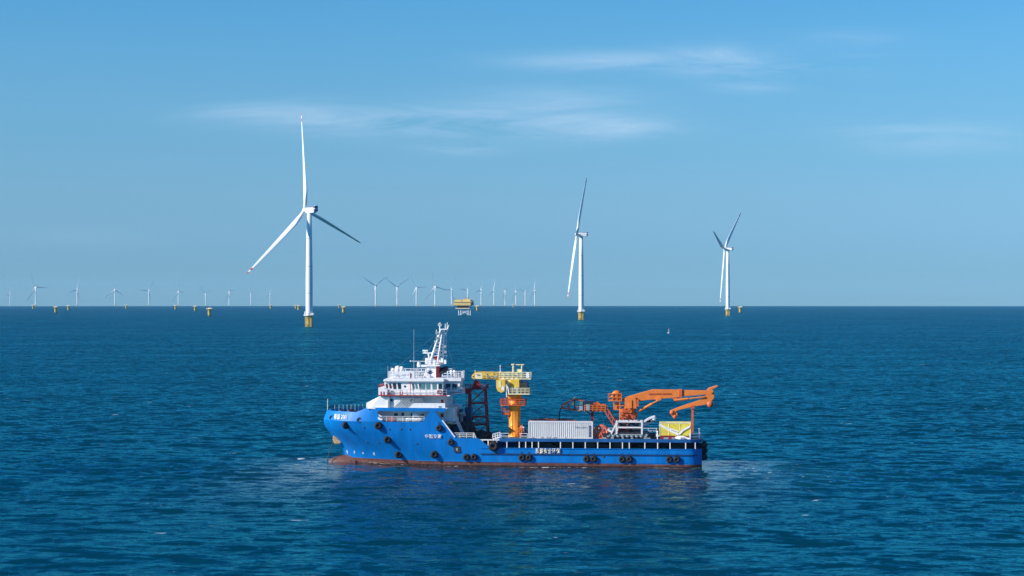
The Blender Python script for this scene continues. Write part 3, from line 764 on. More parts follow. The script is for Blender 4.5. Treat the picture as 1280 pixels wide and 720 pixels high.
for pix in [[(482, 479.6), (484.3, 479.6), (485, 485.4), (483, 485.4)], [(486.2, 479.4), (488.6, 479.4), (489.6, 485.6), (487.2, 485.6)]]: wquad(pix, M_GLASS)
for a_ in (490.6, 496.6): wquad([(a_, 479), (a_+4.4, 479), (a_+4.8, 486.2), (a_+1.2, 486.2)], M_GLASS)
for a_ in (514.8, 518.6): wquad([(a_, 479.6), (a_+2.5, 479.6), (a_+3.9, 486), (a_+1.4, 486)], M_GLASS2)
for a_, m_ in ((523.6, M_GLASS), (525.8, M_GLASS2), (532.2, M_GLASS2), (540, M_GLASS2)):
    w0 = 2.0 if a_ < 524 else 5.6
    wquad([(a_, 479.4), (a_+w0, 479.4), (a_+w0, 486.6), (a_+.7, 486.6)], m_)
wquad([(548, 479.8), (552.6, 479.8), (552.6, 486.4), (548, 486.4)], M_GLASS)
c = S(506, 483, yw); MB().lathe([(.01, -.05), (.22, -.05), (.22, .03)], (c.x, yw, c.z), 'Y', 14).build('porthole', M_GLASS, wheel)
for a_ in (556.5, 564.8): wquad([(a_+.6, 479.6), (a_+7, 479.6), (a_+6, 486.8), (a_, 486.8)], M_GLASS, -5.2)
pp = S(513, 480, -8.15); MB().tube((pp.x, -8.15, zW0), (pp.x, -8.15, SZ(467)), .07).tube((pp.x, -8.15, SZ(478)), (SX(505, -8.15), -8.15, SZ(474.6)), .05).build('red_pipe', M_RED, wheel)
# wing bulwark of the lower bridge side (white band) and box at its aft end
for s_ in (-1, 1): MB().box((SX(478), s_*8.2, zW0), (SX(553), s_*7.95, SZ(489))).build('side_band', M_WHITE, wheel)
c = S(555.5, 491, -7.4); MB().cbox((c.x, -7.4, c.z), .95, .9, .7).build('searchlight_box', M_DARK, wheel)
c = S(549, 490, -8.4); MB().torus((c.x, -8.32, c.z), .36, .09, 'Y', 18, 8).build('life_ring', M_RED, wheel)
ag = MB(); z = SZ(493); ag.box((SX(553), -5.8, z-.1), (SX(575), .6, z)); ag.rail([(SX(556), -5.7, z), (SX(575), -5.7, z), (SX(575), .5, z)], 1.0, 1.3, .045)
ag.build('aft_gallery', M_WHITE, wheel)

# ---- roof deck: rails, screens, domes, aerials
zR0 = zR
x0, x1, x2 = SX(484.5), SX(529), SX(573.5)
MB().rail([(x2, .4, zR0), (x2, -5.4, zR0), (SX(556), -5.4, zR0)], 1.35, 1.0, .04).build('roof_railing', M_WHITE, wheel)
MB().rail([(SX(529), -8, zR0), (x0, -8, zR0), (x0, 8, zR0), (SX(553), 8, zR0)], 1.35, 1.0, .045).build('roof_railing', M_WHITE, wheel)
sc_ = MB(); sc_.box((SX(493), -8.1, zR0+.2), (SX(517), -8.05, zR0+1.3)); sc_.build('rail_screen', M_WHITE, wheel)
sw = MB()
for k in range(26):
    x = SX(random.uniform(494, 515.5), -8.1); zz = zR0 + random.uniform(.3, .9); sw.beam((x, -8.115, zz), (x+random.uniform(-.25, .3), -8.115, zz+random.uniform(-.2, .2)), .05, .05)
sw.build('screen_lashing', M_GREY, wheel)
for px, py, r in [(497.3, 461.5, .62), (502, 461.8, .56), (491, 462.5, .34), (564, 464.5, .3), (568, 464.5, .28)]:
    c = S(px, py, -3.0); MB().ball((c.x, -3, c.z), r, 1.1).tube((c.x, -3, zR0), (c.x, -3, c.z-.3), .13).build('radome', M_WHITE, wheel)
for px, pt, yl in [(484.8, 457, -6), (488.3, 459, -2), (489.8, 458, 2), (517.4, 411.5, -3), (494, 457, 3)]:
    c = S(px, pt, yl); MB().tube((c.x, yl, zR0), (c.x, yl, c.z), .06, 6, .03).build('whip_aerial', M_STEEL, wheel)
ck = MB()
for k in range(16):
    px = random.choice([random.uniform(518, 529), random.uniform(556, 573)]); c = S(px, 468, -3)
    h = random.uniform(.6, 1.9); y_ = random.uniform(-5, 3); ck.cbox((c.x, y_, zR0+h/2), random.uniform(.15, .5), .4, h)
build_each(ck, 'roof_equipment', M_GREY, wheel)
# mast house with the company emblem, radars and the lattice mast
ym = -2.2
P = [S(a_, b_, ym) for a_, b_ in [(528.8, 473.5), (533.2, 457.4), (545, 457.4), (545, 473.5)]]
mh = MB().prism([(p.x, p.z) for p in P], ym, -ym).build('mast_house', M_WHITE, ship, bevel=.04)
P = [S(a_, b_, ym) for a_, b_ in [(545, 457.4), (548.6, 460), (548.6, 473.5), (545, 473.5)]]
MB().prism([(p.x+.01, p.z) for p in P], ym+.3, -ym-.3).build('uptake_casing', M_RED, mh)
c = S(537.4, 465.2, ym-.03); em = MB()
for k in range(4):
    a_ = R(45*k); d = Vector((math.cos(a_), 0, math.sin(a_)))*.62*(1 if k % 2 == 0 else .8); em.beam(Vector((c.x, ym-.02, c.z))-d, Vector((c.x, ym-.02, c.z))+d, .09, .09)
em.torus((c.x, ym-.02, c.z), .3, .045, 'Y', 16, 6)
em.build('emblem', M_NAVY, mh)
pl = MB(); p, q = S(531.5, 456.6, ym), S(557.5, 456.6, ym); pl.box((p.x, -2.6, p.z-.15), (q.x-1.2, 2.6, p.z+.05)); pl.rail([(p.x+.3, -2.5, p.z), (q.x-1.3, -2.5, p.z), (q.x-1.3, 2.5, p.z)], 1.0, .8, .05); pl.build('mast_platform', M_WHITE, mh)
p, q = S(519.5, 457.3, -2), S(533.5, 457.3, -2); MB().box((p.x+.3, -2.4, p.z-.22), (q.x, -1.6, p.z+.22)).build('radar_scanner', M_WHITE, mh)
MB().ball((S(523.5, 454, -2).x, -2, S(523.5, 454.8, -2).z), .35).build('radar_dome', M_WHITE, mh)
c0, c1 = S(513.2, 451.4, -2), S(552, 452, -2); MB().tube((c0.x, -2, c0.z), (c1.x, -2, c1.z), .05).ball((c0.x, -2, c0.z), .14).build('signal_yard', M_WHITE, mh)
fu = MB()
for px, py, dx, yl in [(553, 463.5, 2.0, -.8), (551, 461.5, 2.6, .6), (549.5, 466, 1.5, -1.4)]:
    c = S(px, py, yl); fu.tube((c.x-1.2, yl, c.z-.35), (c.x+dx*.55, yl, c.z+.25), .36, 10); fu.tube((c.x-1.2, yl, c.z-.35), (c.x-1.3, yl, zR0), .36, 10)
fu.build('exhaust_pipe', M_DARK, ship)
mst = MB(); zb_ = S(540, 456, 0).z; zt_ = S(552, 412, 0).z
def leg(pxa, pya, pxb, pyb, yl, ylb, r):
    a_, b_ = S(pxa, pya, yl), S(pxb, pyb, ylb); mst.tube((a_.x, yl, a_.z), (b_.x, ylb, b_.z), r, 8, r*.8); return Vector((a_.x, yl, a_.z)), Vector((b_.x, ylb, b_.z))
la = [leg(537.5, 453, 551.0, 412, -.9, -.35, .23), leg(537.5, 453, 551.0, 412, .9, .35, .23), leg(547.0, 456, 552.3, 418, -.7, -.3, .22), leg(553.4, 456, 555.2, 413, 0, 0, .2), leg(557.6, 452, 558, 414, .5, .3, .07)]
for k in range(1, 10):
    t = k/10; pa = la[0][0].lerp(la[0][1], t); pb = la[3][0].lerp(la[3][1], t); pc = la[1][0].lerp(la[1][1], t)
    mst.beam(pa, pb, .15); mst.beam(pc, pb, .15); mst.beam(pa, pc, .15)
    t2 = (k+1)/10; mst.beam(pa, la[3][0].lerp(la[3][1], t2), .12); mst.beam(pc, la[3][0].lerp(la[3][1], t2), .12)
p, q = S(551, 411.5, 0), S(559.6, 411.5, 0); mst.box((p.x-.1, -.8, p.z-.1), (q.x, .8, p.z+.08))
a_, b_ = S(560, 411.5, 0), S(561.4, 406, 0); mst.tube((a_.x-.1, 0, a_.z), (b_.x, 0, b_.z), .06)
a_ = S(560, 412, 0); b_ = S(555, 421, 0); mst.tube(a_, b_, .1)
p, q = S(549.7, 412, 0), S(550, 402.5, 0); mst.tube(p, q, .12, 8, .04); mst.torus((p.x+.0, 0, S(549.9, 406, 0).z), .3, .05, 'Y', 12, 6)
for py in (416, 422.4, 429):
    a_, b_ = S(545.6, py-.6, 0), S(552, py, 0); mst.beam((a_.x, 0, a_.z), (b_.x, 0, b_.z), .16)
for py, p0, p1 in ((438.5, 543, 558), (444.5, 540, 559)):
    a_, b_ = S(p0, py, 0), S(p1, py, 0); mst.beam((a_.x, 0, a_.z), (b_.x, 0, b_.z), .14)
mast = mst.build('mast', M_WHITE, ship)
ax_ = MB()
for px, p0_, p1_ in ((545.5, 418, 412), (546.5, 424, 418.5), (556.5, 413, 404.5), (559, 411, 403), (543.5, 431, 426)):
    a_, b_ = S(px, p0_, 0), S(px, p1_, 0); ax_.tube((a_.x, .2, a_.z), (b_.x, .2, b_.z), .07, 6)
build_each(ax_, 'mast_aerial', M_WHITE, mast, per=2)
for px, py in ((546, 416), (546, 422.5), (545, 429), (556.5, 433), (557, 440), (541, 447), (549.5, 451.5), (556, 451)):
    c = S(px, py, -.4); MB().cbox((c.x, -.5, c.z), .45, .45, .5).build('navigation_lamp', M_GREY, mast)
for px, py, w in ((533.5, 451, 1.1), (537, 452.5, .9), (543, 453.5, 1.0), (552.5, 450.5, .8), (556.5, 452.5, .7)):
    c = S(px, py, -2.3); MB().cbox((c.x, -2.2, c.z), w*.6, .6, w).build('platform_cabinet', M_WHITE, mh)
wr = MB()
a_ = S(552, 412, 0)
for q in ((S(486, 468, -6), -6), (S(571, 468, 4), 4), (S(517, 468, 6), 6)): wr.tube((a_.x, 0, a_.z), (q[0].x, q[1], q[0].z), .025, 4)
wr.build('stay_wire', M_GREY, mast)
c = S(545, 448.5, 0); MB().cbox((c.x, 0, c.z), 1.1, 1.2, 1.0).build('mast_winch', M_RED, mast)
a_, b_ = S(528.5, 441.2, 0), S(543, 441.2, 0); r_ = MB().beam((a_.x, 0, a_.z), (b_.x, 0, b_.z), .32, .22); c = S(535.5, 441.5, 0); c2 = S(537, 451, 0)
r_.tube((c.x, 0, c.z), (c2.x, 0, c2.z), .16); r_.build('radar_arm', M_WHITE, mast)
c = S(531.5, 438.3, 0); MB().cbox((c.x, 0, c.z), 1.0, .5, .3).tube((c.x, 0, c.z), (c.x, 0, a_.z), .18).build('radar_scanner', M_WHITE, mast)

# ---- engine casing, vents and dark winches abaft the bridge
zM = SZ(549.5)
ec = MB(); ec.box((SX(556, -3), -4.2, Z_KN-3), (SX(567, -3), 6, SZ(513))); cas = ec.build('engine_casing', M_GREY, ship, bevel=.05)
st_ = MB(); z = SZ(528.5, 560, -5.5)
st_.box((SX(553), -6.6, zA-.4), (SX(571), -4.3, zA-.2)); st_.rail([(SX(553), -6.5, zA-.2), (SX(571), -6.5, zA-.2)], 1.1, 1.2, .05)
st_.build('casing_gallery', M_WHITE, cas)
a_, b_ = S(571, 531, -5.4), S(580, 546, -5.4); ladder('casing_stair', (b_.x, -5.4, zM), (a_.x, -5.4, zA-.2), parent=cas)
for px, pt, yl, r in [(570, 517, -1, .35), (573.5, 514, 1.5, .35), (577, 519, -2, .3), (580.5, 522, 2, .3), (567.5, 516, 3, .4)]:
    c = S(px, pt, yl); MB().tube((c.x, yl, zM), (c.x, yl, c.z), r, 10).tube((c.x, yl, c.z), (c.x+.7, yl-.3, c.z+.2), r*1.1, 10).build('vent_pipe', M_GREY, cas)
for px, py, yl, r in [(584, 533, -2.5, 1.3), (585, 522, 1, 1.0), (580, 541, -3.5, 1.1), (587, 540, 0, 1.2), (601, 546, -1, 1.3), (609, 547, 1, 1.2)]:
    wn_ = MB(); c = S(px, py, yl); wn_.lathe([(.01, -1.2), (r, -1.2), (r, -1), (r*.55, -.95), (r*.55, .95), (r, 1), (r, 1.2), (.01, 1.2)], (c.x, yl, c.z), 'Y', 18)
    wn_.box((c.x-.5, yl-1.5, zM-.1), (c.x+.5, yl-1.22, c.z+.4)); wn_.box((c.x-.5, yl+1.22, zM-.1), (c.x+.5, yl+1.5, c.z+.4)); wn_.build('towing_winch', M_DARK, ship)
wn2 = MB(); wn2.box((SX(582, 0), -1.5, zM), (SX(590, 0), 1.5, SZ(512))); wn2.box((SX(565.5, -3), -5, zM-.5), (SX(580, -3), -3.4, SZ(534)))
build_each(wn2, 'winch_housing', M_NAVY, ship, bevel=.08)

# ------------------------------------------------------------------ red lattice tower that rests the crane boom
tw = MB(); yt = 1.5
def TP(px, py, yl): p = S(px, py, yt); return Vector((p.x, yl, p.z))
feet = [TP(586.5, 548, .0), TP(610.5, 548, .0), TP(586.5, 548, 3.2), TP(610.5, 548, 3.2)]
head = [TP(587.5, 486, .2), TP(606.5, 486, .2), TP(587.5, 486, 3.0), TP(606.5, 486, 3.0)]
for a_, b_ in zip(feet, head): tw.beam(a_, b_, .30)
lv = [0, .28, .44, .71, 1.0]
for (i, j) in ((0, 1), (2, 3), (0, 2), (1, 3)):
    for u, v in zip(lv, lv[1:]):
        tw.beam(feet[i].lerp(head[i], u), feet[j].lerp(head[j], v), .11); tw.beam(feet[j].lerp(head[j], u), feet[i].lerp(head[i], v), .11)
    for u in lv: tw.beam(feet[i].lerp(head[i], u), feet[j].lerp(head[j], u), .2)
tower = tw.build('boom_rest_tower', M_TOWER, ship)
pf = MB(); z = head[0].z; pf.box((head[0].x-.8, -.4, z), (head[1].x+.5, 3.6, z+.12)); pf.rail([(head[0].x-.7, -.35, z+.1), (head[1].x+.4, -.35, z+.1), (head[1].x+.4, 3.5, z+.1)], .8, 1.0, .05)
pf.box((head[0].x-.7, -.3, z-.9), (head[0].x+.1, 3.5, z)); pf.build('platform', M_TOWER, tower)
P = [TP(a_, b_, 0) for a_, b_ in [(590.3, 485.5), (592.5, 477), (594.5, 475), (597, 475), (599, 477), (601, 485.5)]]
MB().prism([(p.x, p.z) for p in P], .6, 2.4).build('boom_saddle', M_RED, tower)
ld = MB()
for s_ in (-.22, .22): ld.beam(feet[0]+Vector((s_-.35, -.2, 0)), head[0]+Vector((s_-.35, -.2, 0)), .07)
for k in range(30): c = feet[0].lerp(head[0], k/29); ld.beam(c+Vector((-.57, -.2, 0)), c+Vector((-.13, -.2, 0)), .05)
ld.build('ladder', M_TOWER, tower)

# ------------------------------------------------------------------ yellow pedestal crane
yp = -2.0
def C(px, py, yl=yp): p = S(px, py, yp); return Vector((p.x, yl, p.z))
pc_ = empty('pedestal_crane'); pc_.parent = ship
cx = C(643.5, 500).x; rc = (C(650.6, 520).x - C(636.6, 520).x)/2
zt = C(643, 493.5).z; zm = C(643, 504).z
col_ = MB().lathe([(rc*1.25, Z_UP-.1), (rc*1.25, Z_UP+.25), (rc, Z_UP+.3), (rc, zm-1.2), (rc*1.08, zm-1.1), (rc*1.08, zm+.5), (rc, zm+.6), (rc*.98, zt-1.3), (rc*1.3, zt-.35), (rc*1.35, zt), (.01, zt)], (cx, yp, 0), 'Z', 28)
col = col_.build('column', M_YCOL, pc_)
for k in range(3):
    a_ = R(200+50*k); MB().tube((cx+rc*1.03*math.cos(a_), yp+rc*1.03*math.sin(a_), Z_UP), (cx+rc*1.03*math.cos(a_), yp+rc*1.03*math.sin(a_), zm-1.2), .07).build('pipe', M_YCOL, col)
def ring_platform(x0, x1, z, yw_, name, m, parent, h=1.05):
    mb = MB(); mb.box((x0, yp-yw_, z-.14), (x1, yp+yw_, z)); mb.rail([(x0, yp+yw_, z), (x0, yp-yw_, z), (x1, yp-yw_, z), (x1, yp+yw_, z), (x0, yp+yw_, z)], h, .9, .05); return mb.build(name, m, parent)
ring_platform(C(626.5, 505).x, C(657, 505).x, C(640, 505.5).z, 2.0, 'service_platform', M_ORANGE2, pc_)
# caged ladder below it
lx0, lx1 = C(628, 505).x, C(637, 505).x; za, zbb = C(630, 519).z, C(630, 506).z
cg = MB(); cg.rail([(lx0, yp-.9, zbb-1.6), (lx1, yp-.9, za+.3)], 1.0, .6, .05); cg.beam((lx0, yp-.9, zbb-1.6), (lx1, yp-.9, za+.2), .16, .3); cg.beam((lx0, yp-.1, zbb-1.6), (lx1, yp-.1, za+.2), .16, .3)
for px in (627.5, 632.5): x = C(px, 510).x; cg.beam((x, yp-1, za+.9), (x, yp-1, zbb), .1)
cg.beam((lx0+.2, yp-.5, za+.4), (cx, yp-.5, za-1.2), .2); cg.build('ladder_cage', M_ORANGE2, pc_)
fl = MB(); a_, b_ = C(645, 546), C(653, 537); fl.beam((a_.x, yp-1.5, a_.z), (b_.x, yp-1.5, b_.z), .15, .3); fl.rail([(a_.x, yp-1.6, a_.z), (b_.x, yp-1.6, b_.z)], 1.0, .7, .06, 2); fl.beam((b_.x, yp-1.5, b_.z), (b_.x, yp-1.5, Z_UP), .12); fl.build('foot_stair', M_ORANGE, pc_)
# turntable with machinery, cab and long box boom
tt = MB(); z0, z1 = C(643, 492.5).z, C(643, 490).z
tt.box((C(636, 490).x, yp-2.2, z0), (C(663, 490).x, yp+2.2, z0+.2)); tt.rail([(C(637, 490).x, yp-2.1, z0+.2), (C(662.5, 490).x, yp-2.1, z0+.2), (C(662.5, 490).x, yp+2.1, z0+.2)], 1.0, .8, .05)
turn = tt.build('turntable', M_PALEY, pc_)
MB().lathe([(rc*1.25, zt+.01), (rc*1.25, z0-.01)], (cx, yp, 0), 'Z', 24).build('slewing_ring', M_PALEY, turn)
z2 = C(643, 474.3).z
MB().box((C(633.5, 480).x, yp-.9, z0+.2), (C(638.4, 480).x, yp+1.2, z2)).build('boom_pivot', M_PALEY, turn, bevel=.05)
MB().box((C(638.5, 480).x, yp-1.5, z0+.2), (C(650, 480).x, yp+1.5, z2)).build('machinery_house', M_YELL, turn, bevel=.05)
MB().box((C(650.1, 480).x, yp-1.7, z0+.2), (C(660.5, 480).x, yp+1.4, C(650, 478).z)).build('winch_housing', M_DARK, turn, bevel=.05)
MB().box((C(652, 480).x, yp-1.2, C(650, 478).z+.01), (C(659, 480).x, yp+.8, z2)).build('cabinet', M_NAVY, turn)
mm = MB()
for k in range(9):
    px = random.uniform(637, 650); c = C(px, 486); mm.cbox((c.x, yp-1.6+random.uniform(-.3, .3), z0+.2+.5), random.uniform(.25, .6), .5, random.uniform(.6, 1.5))
build_each(mm, 'winch_gear', M_GREY, turn)
a_, b_ = C(622, 474.2), C(632, 490.3)
P = [C(x_, y_) for x_, y_ in [(621.8, 474.2), (633, 474.2), (633, 488), (628, 490.6), (623.5, 488), (621.8, 484)]]
cab = MB().prism([(p.x, p.z) for p in P], yp-2.3, yp-.7).build('operator_cab', M_YELL, pc_, bevel=.06)
for q in ([(623, 476.5), (626.3, 476.5), (626.3, 484), (623, 484)],):
    MB().pprism(q, yp-2.34, yp-2.25).build('window', M_PALEY, cab)
MB().box((C(628.5, 483).x, yp-2.36, C(628, 487.5).z), (C(631.8, 483).x, yp-2.2, C(628, 482.5).z)).build('cab_panel', M_WHITE, cab)
MB().tube(C(634.5, 480, yp-2.2), C(634.5, 496, yp-2.0), .09).tube(C(636, 482, yp-2.2), C(637.5, 490, yp-2.2), .12).build('hydraulic_hose', M_WHITE, pc_)
zb0, zb1 = C(620, 473.8).z, C(620, 465.2).z
bm_ = MB(); bm_.box((C(593.5, 470).x, yp-.75, zb0), (C(624.9, 470).x, yp+.75, zb0+1.15)); bm_.rail([(C(594, 470).x, yp-.8, zb0), (C(625, 470).x, yp-.8, zb0)], zb1-zb0, .85, .06, 3)
bm_.rail([(C(594, 470).x, yp+.8, zb0), (C(625, 470).x, yp+.8, zb0)], zb1-zb0, .85, .06, 3)
boom = bm_.build('boom', M_YELL, pc_)
MB().box((C(594.5, 470).x, yp-.9, zb0+.05), (C(603.5, 470).x, yp-.82, zb1-.15)).build('boom_panel', M_PALEY, boom)
MB().box((C(604, 470).x, yp-.9, zb0+.25), (C(624.5, 470).x, yp-.82, zb1-.2)).build('boom_panel', M_YELL, boom)
rb_ = MB(); rb_.box((C(625, 470).x, yp-1.0, zb0-.02), (C(664, 470).x, yp+1.0, zb0+.16))
for yy in (-1.0, 1.0): rb_.rail([(C(625, 470).x, yp+yy, zb0+.1), (C(663.8, 470).x, yp+yy, zb0+.1)], zb1-zb0-.1, .8, .055, 3)
rb_.rail([(C(663.8, 470).x, yp-1, zb0+.1), (C(663.8, 470).x, yp+1, zb0+.1)], zb1-zb0-.1, .6, .055, 3)
rear = rb_.build('rear_walkway', M_PALEY, pc_)
MB().box((C(626, 470).x, yp-.9, zb0+.17), (C(655, 470).x, yp+.5, zb1-.12)).build('boom_root', M_PALEY, rear)
MB().box((C(658, 470).x, yp-1.06, zb0+.25), (C(662, 470).x, yp-1.0, zb1)).build('ladder', M_WHITE, rear)
cl_ = MB()
for k in range(34):
    x = C(random.uniform(596, 652), 470).x; cl_.cbox((x, yp-.95, zb0+random.uniform(.3, 1.15)), random.uniform(.12, .5), .12, random.uniform(.1, .35))
build_each(cl_, 'boom_fitting', M_GREY, boom)
hk = MB(); c = C(592.3, 471); hk.torus((c.x, yp, c.z), .32, .11, 'Y', 14, 8).beam(C(593.5, 466), C(590.3, 469.5), .12).beam(C(593.5, 473), C(590.3, 471), .12).tube(C(594, 465.5), C(594.2, 462.5), .08); hk.build('boom_head', M_YELL, boom)
gy = MB()
for px in (641.5, 652.5):
    for yy in (-.8, .8): gy.tube(C(px, 465.2, yp+yy), C(px, 455.5, yp+yy), .1)
gy.box((C(639.5, 456).x, yp-1, C(640, 456.4).z), (C(642.8, 456).x, yp+1, C(640, 454.8).z)).box((C(644.5, 456).x, yp-.2, C(640, 456.4).z), (C(650, 456).x, yp+.2, C(640, 455.3).z)).box((C(651, 456).x, yp-1, C(640, 456.4).z), (C(655, 456).x, yp+1, C(640, 455.3).z))
gy.box((C(645.5, 462).x, yp-.5, C(640, 465).z), (C(651.5, 462).x, yp+.5, C(640, 461.3).z))
gy.build('top_gantry', M_PALEY, pc_)
hw_ = MB()
for yy in (-.3, .3): hw_.tube(C(641.5, 456, yp+yy), C(594, 465, yp+yy), .04, 5).tube(C(652.5, 456, yp+yy), C(662, 466, yp+yy), .04, 5)
hw_.build('hoist_wire', M_DARK, pc_)
MB().tube(C(625.4, 465.5), C(625.4, 456.5), .08).build('light_mast', M_WHITE, pc_)

# ------------------------------------------------------------------ orange knuckle boom crane
yk = -1.0
def K(px, py, yl=yk): p = S(px, py, yk); return Vector((p.x, yl, p.z))
kc = empty('knuckle_boom_crane'); kc.parent = ship
kx = K(787, 520).x
MB().lathe([(1.7, Z_UP-.1), (1.7, Z_UP+.3), (1.25, Z_UP+.5), (1.25, K(787, 522).z), (1.6, K(787, 521).z), (1.6, K(787, 516).z), (1.2, K(787, 515.5).z), (1.2, K(787, 506).z), (.01, K(787, 506).z)], (kx, yk, 0), 'Z', 24).build('pedestal', M_ORANGE2, kc)
mk = MB(); mk.box(K(774.5, 526, yk-1.5), K(783, 511, yk+1.2)); mk.box(K(783.2, 520, yk-1.4), K(793, 512, yk+1.2)); mk.build('slewing_base', M_ORANGE, kc, bevel=.08)
mg = MB()
for k in range(12): c = K(random.uniform(776, 797), random.uniform(508, 524)); mg.cbox((c.x, yk-1.5, c.z), random.uniform(.3, .8), .7, random.uniform(.3, .8))
build_each(mg, 'hydraulic_machinery', M_ORANGE2, kc, bevel=.04)
MB().pprism([(781, 498), (783, 496.5), (795, 497), (795.8, 511), (781, 511)], yk-1.3, yk+1.3).build('crane_king', M_ORANGE, kc, bevel=.08)
MB().box(K(786, 509.5, yk-1.45), K(790, 499.5, yk-1.3)).build('control_cabinet', M_ORANGE, kc)
MB().box(K(796, 508, yk-1.4), K(799, 499, yk-.4)).build('operator_cab', M_ORANGE2, kc, bevel=.06)
# winch drum with its frame at the back of the king
wf = MB(); wf.rail([K(760.8, 500.3, yk-1.4), K(777, 500.3, yk-1.4)], (K(0, 492).z-K(0, 500.3).z), .9, .07, 2); wf.box(K(760.5, 501, yk-1.5), K(777.5, 499.9, yk+1.4)); wf.rail([K(760.8, 500.3, yk+1.3), K(777, 500.3, yk+1.3)], 1.2, .9, .07, 2)
wf.rail([K(760.8, 500.3, yk-1.4), K(760.8, 500.3, yk+1.3)], 1.2, .9, .07, 2)
wf.build('winch_platform', M_ORANGE, kc)
c = K(770.5, 494.5); MB().lathe([(.01, -1.25), (.95, -1.25), (.95, -1.05), (.7, -1), (.7, 1), (.95, 1.05), (.95, 1.2), (.01, 1.2)], (c.x, yk, c.z), 'Y', 22).build('winch_drum', M_ORANGE, kc)
lf = MB()
for px in (767.5, 775): lf.beam(K(px, 511.5, yk-1.3), K(px, 500, yk-1.3), .16); lf.beam(K(px, 511.5, yk+1.1), K(px, 500, yk+1.1), .16)
for py in (511.5, 506.5): lf.beam(K(767.5, py, yk-1.3), K(781, py, yk-1.3), .13); lf.beam(K(767.5, py, yk+1.1), K(781, py, yk+1.1), .13)
lf.box(K(769, 511, yk-.9), K(776, 503, yk+.8)); lf.build('service_cage', M_ORANGE, kc)
mbm = MB().pprism([(777, 500.5), (779.5, 497.2), (815.5, 486.8), (851, 487.2), (851, 496.3), (818.5, 499.3), (800, 501.2), (790, 501.8), (781, 503)], yk-.55, yk+.55)
mbm.pprism([(851.02, 487.6), (888, 488.2), (893, 490), (893, 493), (884, 493.2), (851.02, 495.6)], yk-.45, yk+.45)
main = mbm.build('main_boom', M_ORANGE, kc, bevel=.05)
MB().pprism([(849, 486.4), (852.4, 486.4), (852.4, 497), (849, 497)], yk-.68, yk+.68).build('boom_collar', M_ORANGE2, main)
lt_ = MB()
for k in range(22):
    a_ = 811 + 1.3*k + (.6 if k > 12 else 0)
    lt_.add([S(a_, 491.9-.01*k, yk-.57), S(a_+.85, 491.9-.01*k, yk-.57), S(a_+.85, 493.9-.01*k, yk-.57), S(a_+.2, 494.0-.01*k, yk-.57)], [(0, 1, 2, 3)])
lt_.build('boom_lettering', M_TOWER, main)
MB().pprism([(883.5, 488.4), (885.5, 485), (895.5, 481.8), (897.6, 482.2), (896.5, 484), (890.5, 486.6), (892.5, 490), (889, 492)], yk-.7, yk+.7).build('knuckle_joint', M_ORANGE, kc, bevel=.05)
jib = MB().pprism([(893, 491.2), (892.6, 498), (888, 503), (880.5, 506.2), (866.5, 508.2), (846, 513.2), (844.5, 516), (842.5, 518), (837.6, 515.8), (837.8, 513), (858, 505.4), (873, 500.6), (884.5, 492.8)], yk-.42, yk+.42).build('jib', M_ORANGE, kc, bevel=.05)
MB().pprism([(838, 513.2), (841, 512.4), (846.8, 516.8), (846.8, 520), (845.3, 523.4), (843, 523.6), (840.5, 521), (837.2, 516)], yk-.6, yk+.6).build('jib_head', M_ORANGE, jib, bevel=.05)
for px, py, r, yl in ((840, 515.6, .42, -.64), (844, 520.6, .36, -.64), (887.6, 505.2, .62, -.3)):
    c = K(px, py); MB().lathe([(.01, 0), (r, 0), (r, .3), (.01, .3)], (c.x, yk+yl-.15, c.z), 'Y', 16).build('sheave', M_ORANGE2, jib)
c = K(844, 524); MB().tube((c.x, yk, c.z), (c.x, yk, c.z-.5), .05).ball((c.x, yk, c.z-.55), .18).build('crane_hook', M_DARK, jib)
def cyl(pa, pb, r, parent, yl, t=.55):
    a_, b_ = K(*pa, yl), K(*pb, yl); m_ = a_.lerp(b_, t)
    o = MB().tube(a_, m_, r, 12).build('hydraulic_cylinder', M_ORANGE, parent); MB().tube(m_, b_, r*.62, 10).build('piston_rod', M_ORANGE, o)
for yl in (yk-.75, yk+.75): cyl((799, 513.5), (822.5, 500.5), .26, kc, yl, .7)
for yl in (yk-.55,): cyl((843, 500.2), (881, 496), .24, kc, yl, .45)
MB().pprism([(818.5, 499), (826, 496.5), (827.5, 498.5), (823, 502)], yk-.8, yk+.8).build('cylinder_lug', M_ORANGE, main)
MB().pprism([(840.5, 497.4), (846, 497), (846.5, 500.5), (843, 501.6)], yk-.6, yk+.6).build('cylinder_lug', M_ORANGE2, main)
bs = MB(); bs.beam(K(865.6, 547), K(865.6, 509.5), .42); bs.box(K(863.6, 510.5, yk-.7), K(867.8, 506.5, yk-.45)).box(K(863.6, 510.5, yk+.45), K(867.8, 506.5, yk+.7)); bs.box(K(863.8, 511, yk-.7), K(867.6, 509.6, yk+.7))
bs.build('boom_rest_post', M_ORANGE2, kc)

